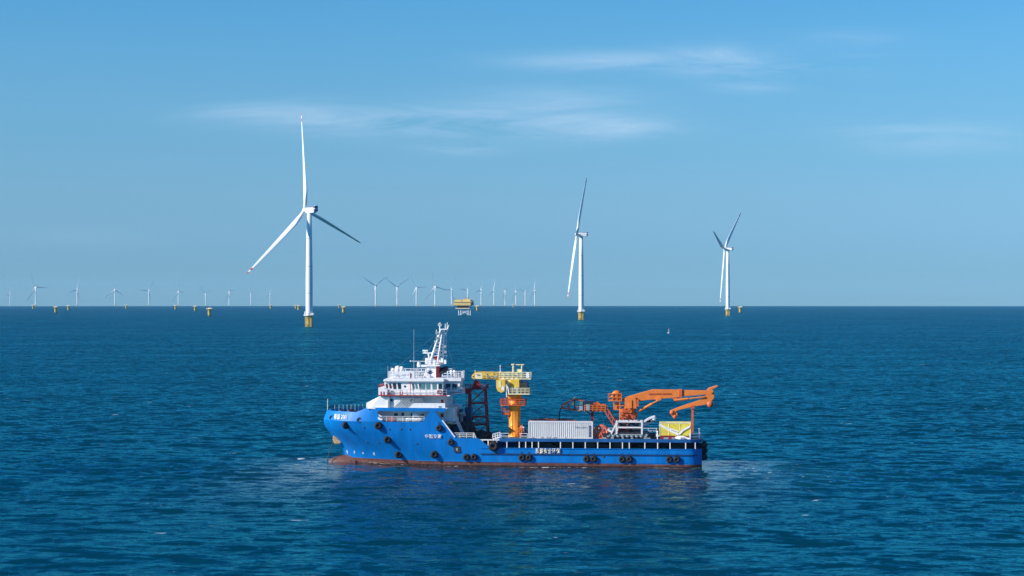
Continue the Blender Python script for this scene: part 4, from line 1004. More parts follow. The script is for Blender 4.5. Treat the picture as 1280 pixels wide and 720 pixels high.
# ------------------------------------------------------------------ cable highway: the arched orange gangway
yc = 2.5
def G(px, py, yl=yc): p = S(px, py, yc); return Vector((p.x, yl, p.z))
ca = empty('cable_chute'); ca.parent = ship
tr = MB()
def truss(pts_a, pts_b, w, r=.13, seg=1.3):
    for yl in (yc-w, yc+w):
        for (a0_, a1_), (b0_, b1_) in zip(zip(pts_a, pts_a[1:]), zip(pts_b, pts_b[1:])):
            A0, A1, B0, B1 = (Vector((p.x, yl, p.z)) for p in (a0_, a1_, b0_, b1_))
            tr.beam(A0, A1, r*1.5); tr.beam(B0, B1, r*1.5); n = max(1, round((A1-A0).length/seg))
            for k in range(n+1):
                u = k/n; tr.beam(A0.lerp(A1, u), B0.lerp(B1, u), r)
                if k < n: tr.beam(A0.lerp(A1, u), B0.lerp(B1, (k+1)/n), r*.8)
    for (a0_, a1_) in zip(pts_a, pts_a[1:]):
        n = max(1, round((a1_-a0_).length/seg))
        for k in range(n+1): c = a0_.lerp(a1_, k/n); tr.beam((c.x, yc-w, c.z), (c.x, yc+w, c.z), r)
truss([G(702, 510), G(718.5, 512.5), G(756, 513.2), G(774.5, 543)], [G(702, 506.5), G(718, 498.5), G(743, 502), G(757, 506.5), G(776.5, 537)][0:1] + [G(718, 498.5), G(757, 506.5), G(776.5, 537)], 1.1)
arch = tr.build('truss', M_ORANGE2, ca)
fl = MB(); 
for (p, q) in ((G(702.5, 509.5), G(718.5, 512)), (G(718.5, 512), G(756, 512.8)), (G(756, 512.8), G(774, 541))):
    fl.beam(Vector((p.x, yc, p.z)), Vector((q.x, yc, q.z)), 2.0, .12)
fl.build('cable_tray', M_ORANGE2, ca)
rl = MB(); rl.rail([G(731, 513.5, yc-1.3), G(757, 513.5, yc-1.3)], 1.15, .8, .06); rl.rail([G(731, 513.5, yc+1.3), G(757, 513.5, yc+1.3)], 1.15, .8, .06); rl.build('platform_railing', M_ORANGE, ca)
MB().pprism([(742, 507.5), (744, 503.5), (747, 502.5), (750, 504.5), (752, 508), (752, 511), (742, 511)], yc-.8, yc+.8).build('tensioner', M_ORANGE2, ca)
cb = MB().box(G(724, 513, yc-1.2), G(741.5, 500.5, yc+1.2)).build('control_cabin', M_NAVY, ca, bevel=.06)
MB().box(G(724.6, 506, yc-1.28), G(729, 501.5, yc-1.15)).build('window', M_GLASS2, cb); MB().box(G(730.2, 507, yc-1.28), G(740.5, 501.5, yc-1.15)).build('window', M_GLASS, cb)
MB().box(G(724.5, 512.5, yc-1.3), G(728.8, 507, yc-1.15)).build('cabinet', M_GREY, ca)
MB().box(G(733, 512.5, yc-1.4), G(737.5, 505, yc-1.2)).build('cabin_door', M_GREY, cb)
tp = MB(); tp.beam(G(716, 499.5), G(719, 496.5), .3); tp.prism([(G(713, 502).x, G(0, 502).z), (G(718.5, 497).x, G(0, 497).z), (G(718.5, 503).x, G(0, 503).z)], yc-1.1, yc-.95); tp.build('end_plate', M_PALEY, ca)
sp = MB(); sp.beam(G(740.5, 549), G(740.5, 513), .45); sp.beam(G(740.5, 549, yc+1.2), G(740.5, 513, yc+1.2), .4); sp.beam(G(740.5, 520), G(733, 513.5), .2); sp.build('support_post', M_TOWER, ca)
MB().path([G(702, 508.5), G(700.3, 512), G(699.3, 518), G(699, 527)], .09, 8).build('hanging_cable', M_RUBBER, ca)
MB().path([G(754.5, 511), G(755, 530), G(754.8, 545)], .06, 6).build('hoist_wire', M_DARK, ca)

# ------------------------------------------------------------------ deck cargo
def cargo(name, label, cat, px, yl, zb=None, group=None):
    zb = Z_UP if zb is None else zb
    o = Vector((SX(px, yl), yl, zb)); return aboard(name, label, cat, o, group), o
# white container
ct, o = cargo('shipping_container', 'long white corrugated shipping container on the blue working deck', 'container', 700.5, -6.6)
y0, y1 = -7.8, -5.4
p, q = S(660.4, 548.4, y0), S(741, 527.3, y0); L = q.x - p.x; zc0, zc1 = Z_UP+.02, q.z
frm = MB()
for x in (p.x+.1, q.x-.1):
    for y in (y0+.1, y1-.1): frm.cbox((x, y, (zc0+zc1)/2), .2, .2, zc1-zc0)
for z in (zc0+.1, zc1-.08):
    for y in (y0+.08, y1-.08): frm.cbox(((p.x+q.x)/2, y, z), L-.4, .16, .16)
    for x in (p.x+.08, q.x-.08): frm.cbox((x, (y0+y1)/2, z), .16, y1-y0-.4, .16)
frm.build('frame', M_CONT, ct, o)
wl_ = MB(); xs_ = []; n = 32; ww = (L-.4)/n
for y, s_ in ((y0+.03, 1), (y1-.03, -1)):
    pts = []
    for k in range(n):
        x = p.x+.2+k*ww; pts += [(x, y), (x+ww*.32, y), (x+ww*.5, y+s_*.13), (x+ww*.82, y+s_*.13)]
    pts.append((q.x-.2, y))
    vs_ = [(x, yy, z) for x, yy in pts for z in (zc0+.18, zc1-.16)]
    wl_.add(vs_, [(2*i, 2*i+2, 2*i+3, 2*i+1) for i in range(len(pts)-1)])
wl_.build('corrugated_side', M_CONT, ct, o)
MB().box((p.x+.05, y0+.05, zc1-.06), (q.x-.05, y1-.05, zc1)).build('roof', M_CONT, ct, o)
MB().box((p.x+.02, y0+.2, zc0+.18), (p.x+.08, y1-.2, zc1-.16)).box((q.x-.08, y0+.2, zc0+.18), (q.x-.02, y1-.2, zc1-.16)).build('door', M_CONT, ct, o)
vt = MB(); a_, b_ = S(736.4, 546.3, y0), S(738.8, 531.5, y0)
for k in range(8): z = a_.z + (b_.z-a_.z)*k/8; vt.box((a_.x, y0-.01, z), (b_.x, y0+.02, z+(b_.z-a_.z)/8*.72))
vt.build('side_code', M_NAVY, ct, o)
a_, b_ = S(718.5, 535, y0), S(735, 532.2, y0); mk_ = MB()
for k in range(9): x = a_.x + (b_.x-a_.x)*k/9; mk_.box((x, y0-.005, a_.z), (x+(b_.x-a_.x)/9*.55, y0+.02, a_.z+(b_.z-a_.z)*(1 if k < 1 else .55)))
mk_.build('side_marking', M_GREY, ct, o)
# cable basket behind it
cbk, o = cargo('cable_basket', 'large round faded orange cable basket behind the white container', 'cable basket', 690, -.5)
zr = S(690, 525.2, -.5).z
bk = MB(); Rb = 4.4
bk.lathe([(.6, Z_UP), (Rb, Z_UP), (Rb, Z_UP+.25), (Rb-.05, Z_UP+.26)], (o.x, o.y, 0), 'Z', 40); 
bk.torus((o.x, o.y, zr-.1), Rb, .16, 'Z', 40, 8)
for k in range(28): a_ = 2*math.pi*k/28; c = Vector((o.x+Rb*math.cos(a_), o.y+Rb*math.sin(a_), 0)); bk.beam(c+Vector((0, 0, Z_UP)), c+Vector((0, 0, zr)), .16)
bk.build('basket_frame', M_PINK, cbk, o)
MB().lathe([(1.2, Z_UP+.26), (Rb-.3, Z_UP+.26), (Rb-.3, zr-.5), (2.6, zr-.2), (1.2, zr-.4), (1.2, Z_UP+.3)], (o.x, o.y, 0), 'Z', 36).build('coiled_cable', M_RUBBER, cbk, o)
# red reel
rl_, o = cargo('cable_reel', 'red spoked cable reel standing beside the white container', 'cable reel', 751, -6.0)
c = S(751, 541, -6.9); rr_ = (S(760.5, 541, -6.9).x - S(741.5, 541, -6.9).x)/2
for yy in (-6.9, -5.0):
    fm = MB(); fm.torus((c.x, yy, c.z), rr_-.2, .22, 'Y', 32, 8)
    fm.torus((c.x, yy, c.z), rr_*.42, .09, 'Y', 20, 6)
    for k in range(8): a_ = R(45*k+10); d = Vector((math.cos(a_), 0, math.sin(a_))); fm.beam(Vector((c.x, yy, c.z)), Vector((c.x, yy, c.z))+d*(rr_-.14), .2)
    fm.build('flange', M_PINK, rl_, o)
MB().lathe([(.01, -6.8), (rr_*.5, -6.6), (rr_*.5, -5.1), (.01, -5.1)], (c.x, 0, c.z), 'Y', 24).build('drum', M_TOWER, rl_, o)
sf = MB()
for yy in (-7.15, -4.8):
    sf.beam((c.x-.55, yy, Z_UP), (c.x, yy, c.z), .2); sf.beam((c.x+.55, yy, Z_UP), (c.x, yy, c.z), .2); sf.beam((c.x-1.3, yy, Z_UP+.1), (c.x+1.3, yy, Z_UP+.1), .2)
sf.tube((c.x, -7.2, c.z), (c.x, -4.7, c.z), .14); sf.build('stand', M_PINK, rl_, o)
# tracked cable trencher with its white frame
tn, o = cargo('tracked_trencher', 'white framed cable trencher on dark crawler tracks below the orange crane', 'trencher', 785, -6.0)
for yy in (-7.2, -4.4):
    a_, b_ = S(757.5, 546, -7), S(812, 546, -7); zc, rr2 = Z_UP + .62, .6; n = 44; loop = []
    for k in range(n):
        t = k/n; Lx = b_.x-a_.x-2*rr2; per = 2*Lx+2*math.pi*rr2; s_ = t*per
        if s_ < Lx: loop.append((a_.x+rr2+s_, zc+rr2))
        elif s_ < Lx+math.pi*rr2: an_ = (s_-Lx)/rr2; loop.append((b_.x-rr2+rr2*math.sin(an_), zc+rr2*math.cos(an_)))
        elif s_ < 2*Lx+math.pi*rr2: loop.append((b_.x-rr2-(s_-Lx-math.pi*rr2), zc-rr2))
        else: an_ = (s_-2*Lx-math.pi*rr2)/rr2; loop.append((a_.x+rr2-rr2*math.sin(an_), zc-rr2*math.cos(an_)))
    tk = MB()
    for (xa, za_), (xb, zb_2) in zip(loop, loop[1:]+loop[:1]):
        tk.beam((xa, yy, za_), (xb*.96+xa*.04, yy, zb_2*.96+za_*.04), .95, .14)
    track = tk.build('crawler_track', M_DARK, tn, o)
    whl = MB()
    for k in range(9): x = a_.x+rr2+(b_.x-a_.x-2*rr2)*k/8; whl.lathe([(.01, -.3), (.4, -.3), (.4, .3), (.01, .3)], (x, yy, zc), 'Y', 14)
    whl.build('road_wheel', M_GREY, track, o)
    MB().box((a_.x+1.0, yy-.36, zc+.12), (b_.x-1.0, yy+.36, zc+.34)).build('track_frame', M_GREY, track, o)
wfm = MB(); fy = (-7.6, -4.0)
for yy in fy:
    for px in (770.8, 802.5): wfm.beam(S(px, 548, yy) if False else (SX(px, -7), yy, Z_UP+.9), (SX(px, -7), yy, S(px, 526.8, -7).z), .32)
    for py, w in ((527, .24), (534, .26)): z = S(780, py, -7).z; wfm.beam((SX(770.8, -7), yy, z), (SX(802.5, -7), yy, z), .25, w)
for px in (770.8, 802.5):
    for py in (527, 534): z = S(780, py, -7).z; wfm.beam((SX(px, -7), fy[0], z), (SX(px, -7), fy[1], z), .24)
wfm.beam((SX(771, -7), -7.6, S(771, 528, -7).z), (SX(764, -7), -7.6, Z_UP+1), .3); wfm.beam((SX(760, -7), -7.4, S(0, 532, -7).z), (SX(764, -7), -7.4, Z_UP+1.2), .4)
wfm.build('frame', M_CONT, tn, o)
pw = MB()
for px0_, px1_, py0_, py1_ in ((773, 788, 543, 536), (790, 801, 542, 535.5), (774, 783, 533, 528), (785, 799, 533.5, 528)):
    a_, b_ = S(px0_, py0_, -6), S(px1_, py1_, -6); pw.box((a_.x, -7.0, a_.z), (b_.x, -4.6, b_.z))
build_each(pw, 'power_unit', M_DARK, tn, o, bevel=.05)
MB().box(S(774, 542, -7.1), S(786, 537.5, -7.05)).build('side_tank', M_TOWER, tn, o)
ar = MB(); pts = [S(a_, b_, -6) for a_, b_ in [(802, 530), (807, 525.5), (812, 522.5), (818.5, 520.5)]]
for yy in (-6.6, -5.4):
    for a_, b_ in zip(pts, pts[1:]): ar.beam((a_.x, yy, a_.z), (b_.x, yy, b_.z), .34)
pts2 = [S(a_, b_, -6) for a_, b_ in [(803, 533), (809, 529.5), (814, 528), (819, 525.5)]]
for a_, b_ in zip(pts2, pts2[1:]): ar.beam((a_.x, -6, a_.z), (b_.x, -6, b_.z), .34)
for a_, b_ in zip(pts[1:], pts2[1:]): ar.beam((a_.x, -6.6, a_.z), (b_.x, -6, b_.z), .24); ar.beam((a_.x, -5.4, a_.z), (b_.x, -6, b_.z), .24)
c = S(818, 523, -6); ar.lathe([(.01, -.7), (.42, -.7), (.42, .7), (.01, .7)], (c.x, -6, c.z), 'Y', 12)
ar.build('digging_arm', M_CONT, tn, o)
dk = MB()
for k in range(34): c = S(random.uniform(768, 818), random.uniform(521, 534), -6); dk.cbox((c.x, -7.0+random.uniform(-.3, .6), max(c.z, Z_UP+1)), random.uniform(.15, .5), .4, random.uniform(.15, .45)) if c.x < SX(802, -6) else dk.cbox((c.x, -6.2, S(810, 527 - (c.x-SX(802, -6))*.35, -6).z), .3, .5, .3)
build_each(dk, 'valve_block', M_NAVY, tn, o)
# yellow covered crate with white straps
yb, o = cargo('covered_cargo_crate', 'yellow tarpaulin covered cargo crate with white straps near the stern', 'crate', 844, -5.0)
a_, b_ = S(824.3, 547, -6.3), S(863.6, 528.4, -6.3)
MB().box((a_.x, -6.3, Z_UP+.5), (b_.x, -3.2, b_.z)).build('tarpaulin', M_LIME, yb, o, bevel=.12)
MB().box((a_.x+.1, -6.2, Z_UP), (b_.x-.1, -3.3, Z_UP+.49)).build('skid_base', M_TOWER, yb, o)
tf = MB(); tf.box((a_.x-.03, -6.36, b_.z-.16), (b_.x+.03, -6.28, b_.z+.03)); tf.box((a_.x-.03, -3.2, b_.z-.16), (b_.x+.03, -3.1, b_.z+.03))
for px in (825, 836, 850, 863): tf.box((SX(px, -6.3)-.06, -6.345, Z_UP+.5), (SX(px, -6.3)+.06, -6.3, b_.z-.1))
tf.build('top_rail', M_PALEY, yb, o)
sl_ = MB()
def strap(pix, w):
    for (u0, v0), (u1, v1) in zip(pix, pix[1:]): sl_.beam(S(u0, v0, -6.42), S(u1, v1, -6.42), .09, w)
strap([(824, 530.5), (834, 536), (841, 540), (848.5, 543.2)], .38); strap([(832, 534), (842, 537.5), (848.5, 539.5)], .22); strap([(848.5, 543), (854, 537.5), (862.5, 533)], .34)
sl_.build('strap', M_CLOTH, yb, o)
# white tarpaulin heap and red spreader on the deck beside it
hp, o = cargo('tarpaulin_heap', 'crumpled white tarpaulin lying on deck against the yellow crate', 'tarpaulin', 853, -7.3)
mb = MB(); nx, ny = 20, 8; x0, x1 = SX(842.5, -7.3), SX(863.5, -7.3)
vs_ = []
for i in range(nx+1):
    for j in range(ny+1):
        u, v = i/nx, j/ny; h = .65*math.sin(math.pi*min(max(u, 0), 1))**.6*math.sin(math.pi*v)**.5*(1.15-.6*u) + random.uniform(0, .12)*(0 < i < nx and 0 < j < ny)
        vs_.append((x0+(x1-x0)*u, -8.2+1.6*v, Z_UP+.01+h))
mb.add(vs_, [(i*(ny+1)+j, (i+1)*(ny+1)+j, (i+1)*(ny+1)+j+1, i*(ny+1)+j+1) for i in range(nx) for j in range(ny)], True); t_ = mb.build('tarpaulin_cloth', M_CLOTH, hp, o)
bx, o = cargo('red_toolbox', 'small dark red steel box on deck left of the white tarpaulin', 'toolbox', 833, -7.3)
p, q = SX(826, -7.3), SX(840, -7.3); MB().box((p, -7.8, Z_UP+.02), (q, -6.8, Z_UP+.55)).build('box_body', M_TOWER, bx, o, bevel=.04); MB().box((p-.05, -7.85, Z_UP+.56), (q+.05, -6.75, Z_UP+.66)).build('lid', M_TOWER, bx, o)
MB().tube((SX(822, -7.9), -7.9, Z_UP), (SX(822, -7.9), -7.9, S(822, 540.5, -7.9).z), .11).ball((SX(822, -7.9), -7.9, S(822, 540, -7.9).z), .18).build('deck_post', M_WHITE, wd)
for k in range(34):
    px = random.choice([random.uniform(755, 824), random.uniform(764, 800), random.uniform(640, 660)]); x = SX(px, -3); h = random.uniform(.4, 2.0); y = random.uniform(-3.4, 3)
    m_ = random.choice([M_GREY, M_WHITE, M_ORANGE2, M_NAVY, M_DARK, M_PINK]); w = random.uniform(.4, 1.3)
    MB().cbox((x, y, Z_UP+h/2), w, random.uniform(.4, 1.0), h).tube((x, y, Z_UP+h), (x+random.uniform(-.3, .3), y, Z_UP+h+.4), .08, 6).build('deck_machinery', m_, wd, bevel=.04)
for k in range(6):
    px = random.uniform(757, 820); a_ = Vector((SX(px, -4), random.uniform(-3.8, -2), Z_UP+.1)); pts = [a_ + Vector((.5*i, .25*math.sin(i*1.3+k), .06*math.sin(i*2.1))) for i in range(9)]
    MB().path(pts, .07, 6).build('deck_hose', random.choice([M_RUBBER, M_ORANGE2, M_PALEY]), wd)
# stern rail and rail posts along the working deck
sr = MB(); x0, x1 = SX(862.5), SX(876)
sr.rail([(x0, -8.6, Z_UP), (x1-.2, -7.6, Z_UP), (x1-.2, 7.6, Z_UP)], 1.05, 1.5, .1, 2); sr.build('stern_railing', M_WHITE, ship)
for pa, pb, y in ((626, 636, -8.6), (650, 659, -8.6), (626, 862, 8.6)): MB().rail([(SX(pa), y, Z_UP), (SX(pb), y, Z_UP)], 1.0, 1.6, .04, 2).build('deck_railing', M_WHITE, ship)
dm = MB()
for k in range(26): px = random.uniform(663, 862); x = SX(px, -8.3); dm.cbox((x, -8.35+random.uniform(-.1, .1), Z_UP+.12+.1), random.uniform(.2, .7), .3, random.uniform(.15, .4))
build_each(dm, 'deck_fitting', M_GREY, wd)

# ------------------------------------------------------------------ tyre fenders hung along the side
def tyre(name, label, px, py, R_, r, group, depth=1.0, pt=None):
    p = pt or hull_pt(px, py, r*.75)
    t = aboard(name, label, 'fender', p, group)
    n = Vector((hb(p.x+.4, p.z)-hb(p.x-.4, p.z), -.8, 0)).normalized()     # outward along the hull
    t.matrix_world = SHIP_M @ Matrix.Translation(p) @ Matrix.Rotation(math.atan2(n.x, -n.y), 4, 'Z')
    mb = MB(); mb.lathe([(R_-r+.0, -.7*depth*r), (R_-.4*r, -.98*depth*r), (R_+.2*r, -depth*r), (R_+.75*r, -.75*depth*r), (R_+r, -.3*depth*r), (R_+r, .3*depth*r), (R_+.75*r, .75*depth*r), (R_+.2*r, depth*r), (R_-.4*r, .98*depth*r), (R_-r, .7*depth*r), (R_-.75*r, 0), (R_-r, -.7*depth*r)], (0, 0, 0), 'Y', 26)
    for k in range(18):
        a_ = 2*math.pi*k/18; mb.cbox((0, 0, 0), 0, 0, 0) if False else mb.beam(Vector(((R_+r*.98)*math.cos(a_), -depth*r*.6, (R_+r*.98)*math.sin(a_))), Vector(((R_+r*.98)*math.cos(a_), depth*r*.6, (R_+r*.98)*math.sin(a_))), .1, .06)
    tr_ = mb.build('tyre', M_RUBBER, t)
    ch = MB()
    for s_ in (-1, 1): ch.tube((s_*R_*.45, .1, R_*.8), (s_*R_*.3, r*.6, R_+r+.5), .03, 5)
    ch.build('chain', M_DARK, t)
    return t
G1 = 'single tyre fenders on the bow side'
for px, py, lb in [(432.5, 531.5, 'black tyre fender nearest the bow, under the white ship name'), (473, 532, 'black tyre fender just under the forward end of the white side opening'),
                   (484.5, 549.5, 'black tyre fender midway down the blue bow, third from the bow'), (498.5, 568, 'lowest forward black tyre fender, just above the red waterline'),
                   (543, 568, 'black tyre fender low on the hull, below the white company lettering')]:
    tyre('tyre_fender', lb, px, py, .46, .26, G1, 1.4)
for px, py, lb in [(549, 535, 'smaller black tyre fender above the white company lettering'), (563.5, 552.8, 'smaller black tyre fender left of the dark square hatch')]:
    tyre('tyre_fender', lb, px, py, .38, .22, G1, 1.3)
G2 = 'paired tyre fenders along the low side'
where = [(583, 592.5, 571.3, 'below the dark square hatch'), (652.3, 661, 572, 'below the orange yellow crane column'), (733, 742, 573.6, 'below the aft end of the white container'),
         (777.5, 786.5, 574, 'below the orange knuckle crane'), (836.5, 846, 574.4, 'nearest the stern, below the yellow crate')]
for a_, b_, py, w in where:
    tyre('tyre_fender', 'left tyre of the black fender pair ' + w, a_, py, .40, .22, G2, 1.5)
    tyre('tyre_fender', 'right tyre of the black fender pair ' + w, b_, py, .40, .22, G2, 1.5)
p = S(617, 557.5, -HB); tyre('tyre_fender', 'big dark tyre fender hanging in the side gap by the white stair', 0, 0, .62, .34, 'single tyre fenders on the bow side', 1.1, Vector((p.x, -HB-.4, p.z)))
p = S(441, 517, -2.5); tyre('spare_fender', 'large pale rimmed tyre lying on the bow behind the bulwark', 0, 0, .62, .26, 'spare gear on the bow', 1.3, Vector((p.x, -4.2, p.z+.05)))
# roller fenders stacked on the stern quarter
k_ = 0
for px, py, lb in [(876.5, 556, 'top black cylindrical fender on the stern corner'), (879, 563.5, 'middle black cylindrical fender on the stern corner'), (880, 571.5, 'lowest black cylindrical fender on the stern corner')]:
    p = S(px, py, -7.6); z = p.z
    t = aboard('stern_fender', lb, 'fender', (X_ST+.5, -6.6, z), 'black fenders on the stern')
    MB().lathe([(.02, -.95), (.4, -.95), (.58, -.8), (.58, .8), (.4, .95), (.02, .95)], (0, 0, 0), 'Y', 16).build('roller', M_RUBBER, t)
    MB().tube((0, -.6, .5), (-.5, -.6, 1.1), .04).tube((0, .6, .5), (-.5, .6, 1.1), .04).build('chain', M_DARK, t)
sq_ = MB()
for k in range(14): z = .6 + random.uniform(0, 4.2); sq_.cbox((X_ST+.15, -7.0+random.uniform(-.5, 4), z), .5, random.uniform(.3, 1.0), random.uniform(.3, .9))
build_each(sq_, 'stern_fendering', M_RUBBER, hull)

# ------------------------------------------------------------------ wind turbines
HUB, BL = 138.8, 117.5
BLADE_SIGN, BLADE_OFF = 1, 62
def blade_mesh():
    mb = MB(); secs = []; n = 14
    for k in range(33):
        t = k/32; r = 2.0 + t*(BL-2.0)
        ch = np.interp(t, [0, .04, .10, .2, .35, .6, .85, .97, 1], [4.4, 4.6, 6.0, 7.6, 6.4, 4.4, 2.8, 1.9, .8])
        th = np.interp(t, [0, .04, .10, .2, .4, 1], [1, .97, .7, .36, .24, .16])*ch
        tw_ = R(np.interp(t, [0, .2, .5, 1], [20, 17, 8, 0]) + BLADE_OFF) * BLADE_SIGN
        pre = 2.0*t**2.2
        ring_ = []
        for i in range(n):
            a_ = 2*math.pi*i/n; x = .5*ch*math.cos(a_) - (.18*ch*min(t/.2, 1)); y = .5*th*math.sin(a_)*(1 if t < .05 else (1 - .55*math.cos(a_)*-1 if False else (.75 + .35*math.cos(a_ + math.pi))))
            ring_.append((x*math.cos(tw_)-y*math.sin(tw_), x*math.sin(tw_)+y*math.cos(tw_)+pre, r))
        secs.append(ring_)
    vs_ = [p for s_ in secs for p in s_]
    for k in range(32):
        t = (k+.5)/32; mb.cur = 1 if (t > .97 or .895 < t < .93) else 0
        mb.add([], [])
        o = k*n
        if k == 0: mb.v += [Vector(p) for p in vs_]
        for i in range(n):
            mb.f.append([o+i, o+(i+1) % n, o+n+(i+1) % n, o+n+i]); mb.s.append(True); mb.mi.append(mb.cur)
    return mb
def meshobj(mb, name, mats, parent): return mb.build(name, mats, parent)
M_TIP = mat('red blade band', (0.55, 0.10, 0.08), .45, var=.1, scale=.1)
BLADE_ME = None
def make_turbine():
    """a turbine facing +Y; tower top joint at the hub height"""
    root = empty('wind_turbine')
    fd = MB().lathe([(3.9, -12), (3.9, 12.6), (4.6, 12.8), (4.6, 13.2), (.1, 13.2)], (0, 0, 0), 'Z', 28).build('foundation', M_FOUND, root)
    MB().lathe([(3.96, -11), (3.96, 3.2), (3.93, 3.6)], (0, 0, 0), 'Z', 28).build('splash_zone', M_ALGAE, fd)
    bl_ = MB()
    for a_ in (R(215), R(300)):
        x, y = 4.6*math.cos(a_), 4.6*math.sin(a_)
        for s_ in (-.6, .6): bl_.tube((x+s_, y, -3), (x+s_, y, 12.7), .28, 6)
        for k in range(14): bl_.beam((x-.6, y, -1+k), (x+.6, y, -1+k), .16)
    bl_.build('boat_landing', M_FOUND, fd)
    pl_ = MB().lathe([(4.4, 13.25), (6.6, 13.3), (6.6, 13.8), (4.3, 13.8)], (0, 0, 0), 'Z', 28).build('platform', M_WHITE, root)
    rl_2 = MB()
    for h in (1.2, 2.2): rl_2.torus((0, 0, 13.8+h*.6), 6.4, .09, 'Z', 28, 5)
    for k in range(20): a_ = 2*math.pi*k/20; rl_2.beam((6.4*math.cos(a_), 6.4*math.sin(a_), 13.8), (6.4*math.cos(a_), 6.4*math.sin(a_), 15.2), .16)
    rl_2.build('railing', M_WHITE, pl_)
    MB().cbox((4.4, -3.2, 15.2), 2.4, 2.2, 2.6).cbox((-4.8, -2.2, 16.2), 1.4, 1.4, 4.2).build('deck_equipment', M_WHITE, pl_)
    MB().lathe([(4.15, 13.9), (4.15, 18), (4.1, 60), (3.4, 105), (2.7, HUB-3.6), (.1, HUB-3.6)], (0, 0, 0), 'Z', 32).build('tower', M_TURB, root)
    for z_, r_ in ((40, 4.13), (72, 3.93), (105, 3.42)): MB().lathe([(r_, z_-.25), (r_+.1, z_-.2), (r_+.1, z_+.2), (r_, z_+.25)], (0, 0, 0), 'Z', 28).build('tower_flange', M_GREY, root)
    MB().box((-.75, -4.25, 14.0), (.75, -3.9, 16.4)).build('tower_door', M_GREY, root)
    nc = empty('nacelle'); nc.parent = root; nc.location = (0, 0, HUB)
    nb = MB(); nb.box((-2.9, -9.5, -3.4), (2.9, 4.0, 3.1)); nb.build('nacelle_body', M_TURB, nc, bevel=.9)
    MB().box((-2.6, -8.2, 3.12), (2.6, -1.0, 3.5)).build('red_top_deck', M_TIP, nc)
    ck_ = MB(); ck_.box((-2.7, -11.2, -1.6), (2.7, -9.52, 5.0)); ck_.build('cooler', M_NAVY, nc)
    cw = MB(); cw.box((-2.8, -11.3, 1.2), (2.8, -9.51, 1.9)).box((-2.8, -11.3, 4.9), (2.8, -9.5, 5.3)); cw.build('cooler_frame', M_TURB, nc)
    ro_ = empty('rotor'); ro_.parent = root
    MB().lathe([(2.5, -2.4), (2.9, -1.2), (3.0, .6), (2.5, 2.2), (1.5, 3.4), (.05, 3.9)], (0, 0, 0), 'Y', 24).build('hub', M_TURB, ro_)
    bm__ = blade_mesh()
    for k in range(3):
        o = bm__.build('blade', [M_TURB, M_TIP], ro_) if k == 0 else None
        if o is None: o = first.copy(); COL.objects.link(o)
        else: first = o
        o.matrix_local = Matrix.Rotation(R(120*k), 4, 'Y')
    return root
def pose(root, loc, k, ang, label, group, tilt=8.0, flip=1, pitch=0.0):
    """k: how far the rotor faces away from the camera (0 = edge on), ang: first blade's angle clockwise from up"""
    root.location = loc
    u = Vector((-math.sqrt(1-k*k)*flip, k, 0)); ps = math.atan2(-u.x, u.y)
    az = math.atan2(loc.x, loc.y)
    nc = [c for c in root.children if c.name.startswith('nacelle')][0]; nc.rotation_euler = (0, 0, ps - az)
    ro_ = [c for c in root.children if c.name.startswith('rotor')][0]
    ro_.matrix_local = Matrix.Translation((0, 0, HUB)) @ Matrix.Rotation(ps - az, 4, 'Z') @ Matrix.Translation((0, 6.5, .3)) @ Matrix.Rotation(R(tilt), 4, 'X') @ Matrix.Rotation(R(ang), 4, 'Y')
    for i, b in enumerate([c for c in ro_.children if c.name.startswith('blade')]):
        b.matrix_local = Matrix.Rotation(R(120*i), 4, 'Y') @ Matrix.Rotation(R(pitch), 4, 'Z')
    tag(root, label, 'wind turbine', group)
base = make_turbine()
GT = 'large wind turbines in the middle distance'
pose(base, sea_at(386.5, 408.5), .66, -11.5, 'largest white wind turbine with yellow base, left of the ship mast', GT)
def hub_place(px, hy, hub=HUB):                            # a turbine by where its hub shows
    e = (YE - hy)/F; q = 1/(2*RE)                          # (hub-H)/D - qD = e
    d = (-e + math.sqrt(e*e + 4*q*(hub-H)))/(2*q); r = ray(px, 380); hx = math.hypot(r.x, r.y)
    return Vector((r.x/hx*d, r.y/hx*d, sea_drop(d)))
t2 = copy_tree(base); pose(t2, hub_place(726.5, 293.5, HUB), .0, 32.6, 'wind turbine with edge-on rotor and yellow base, above the container end', GT, 9, pitch=-108)
t3 = copy_tree(base); pose(t3, hub_place(909.8, 312.0, HUB), .25, 46, 'white wind turbine on the right, beside a bare yellow foundation', GT, 9, pitch=-108)
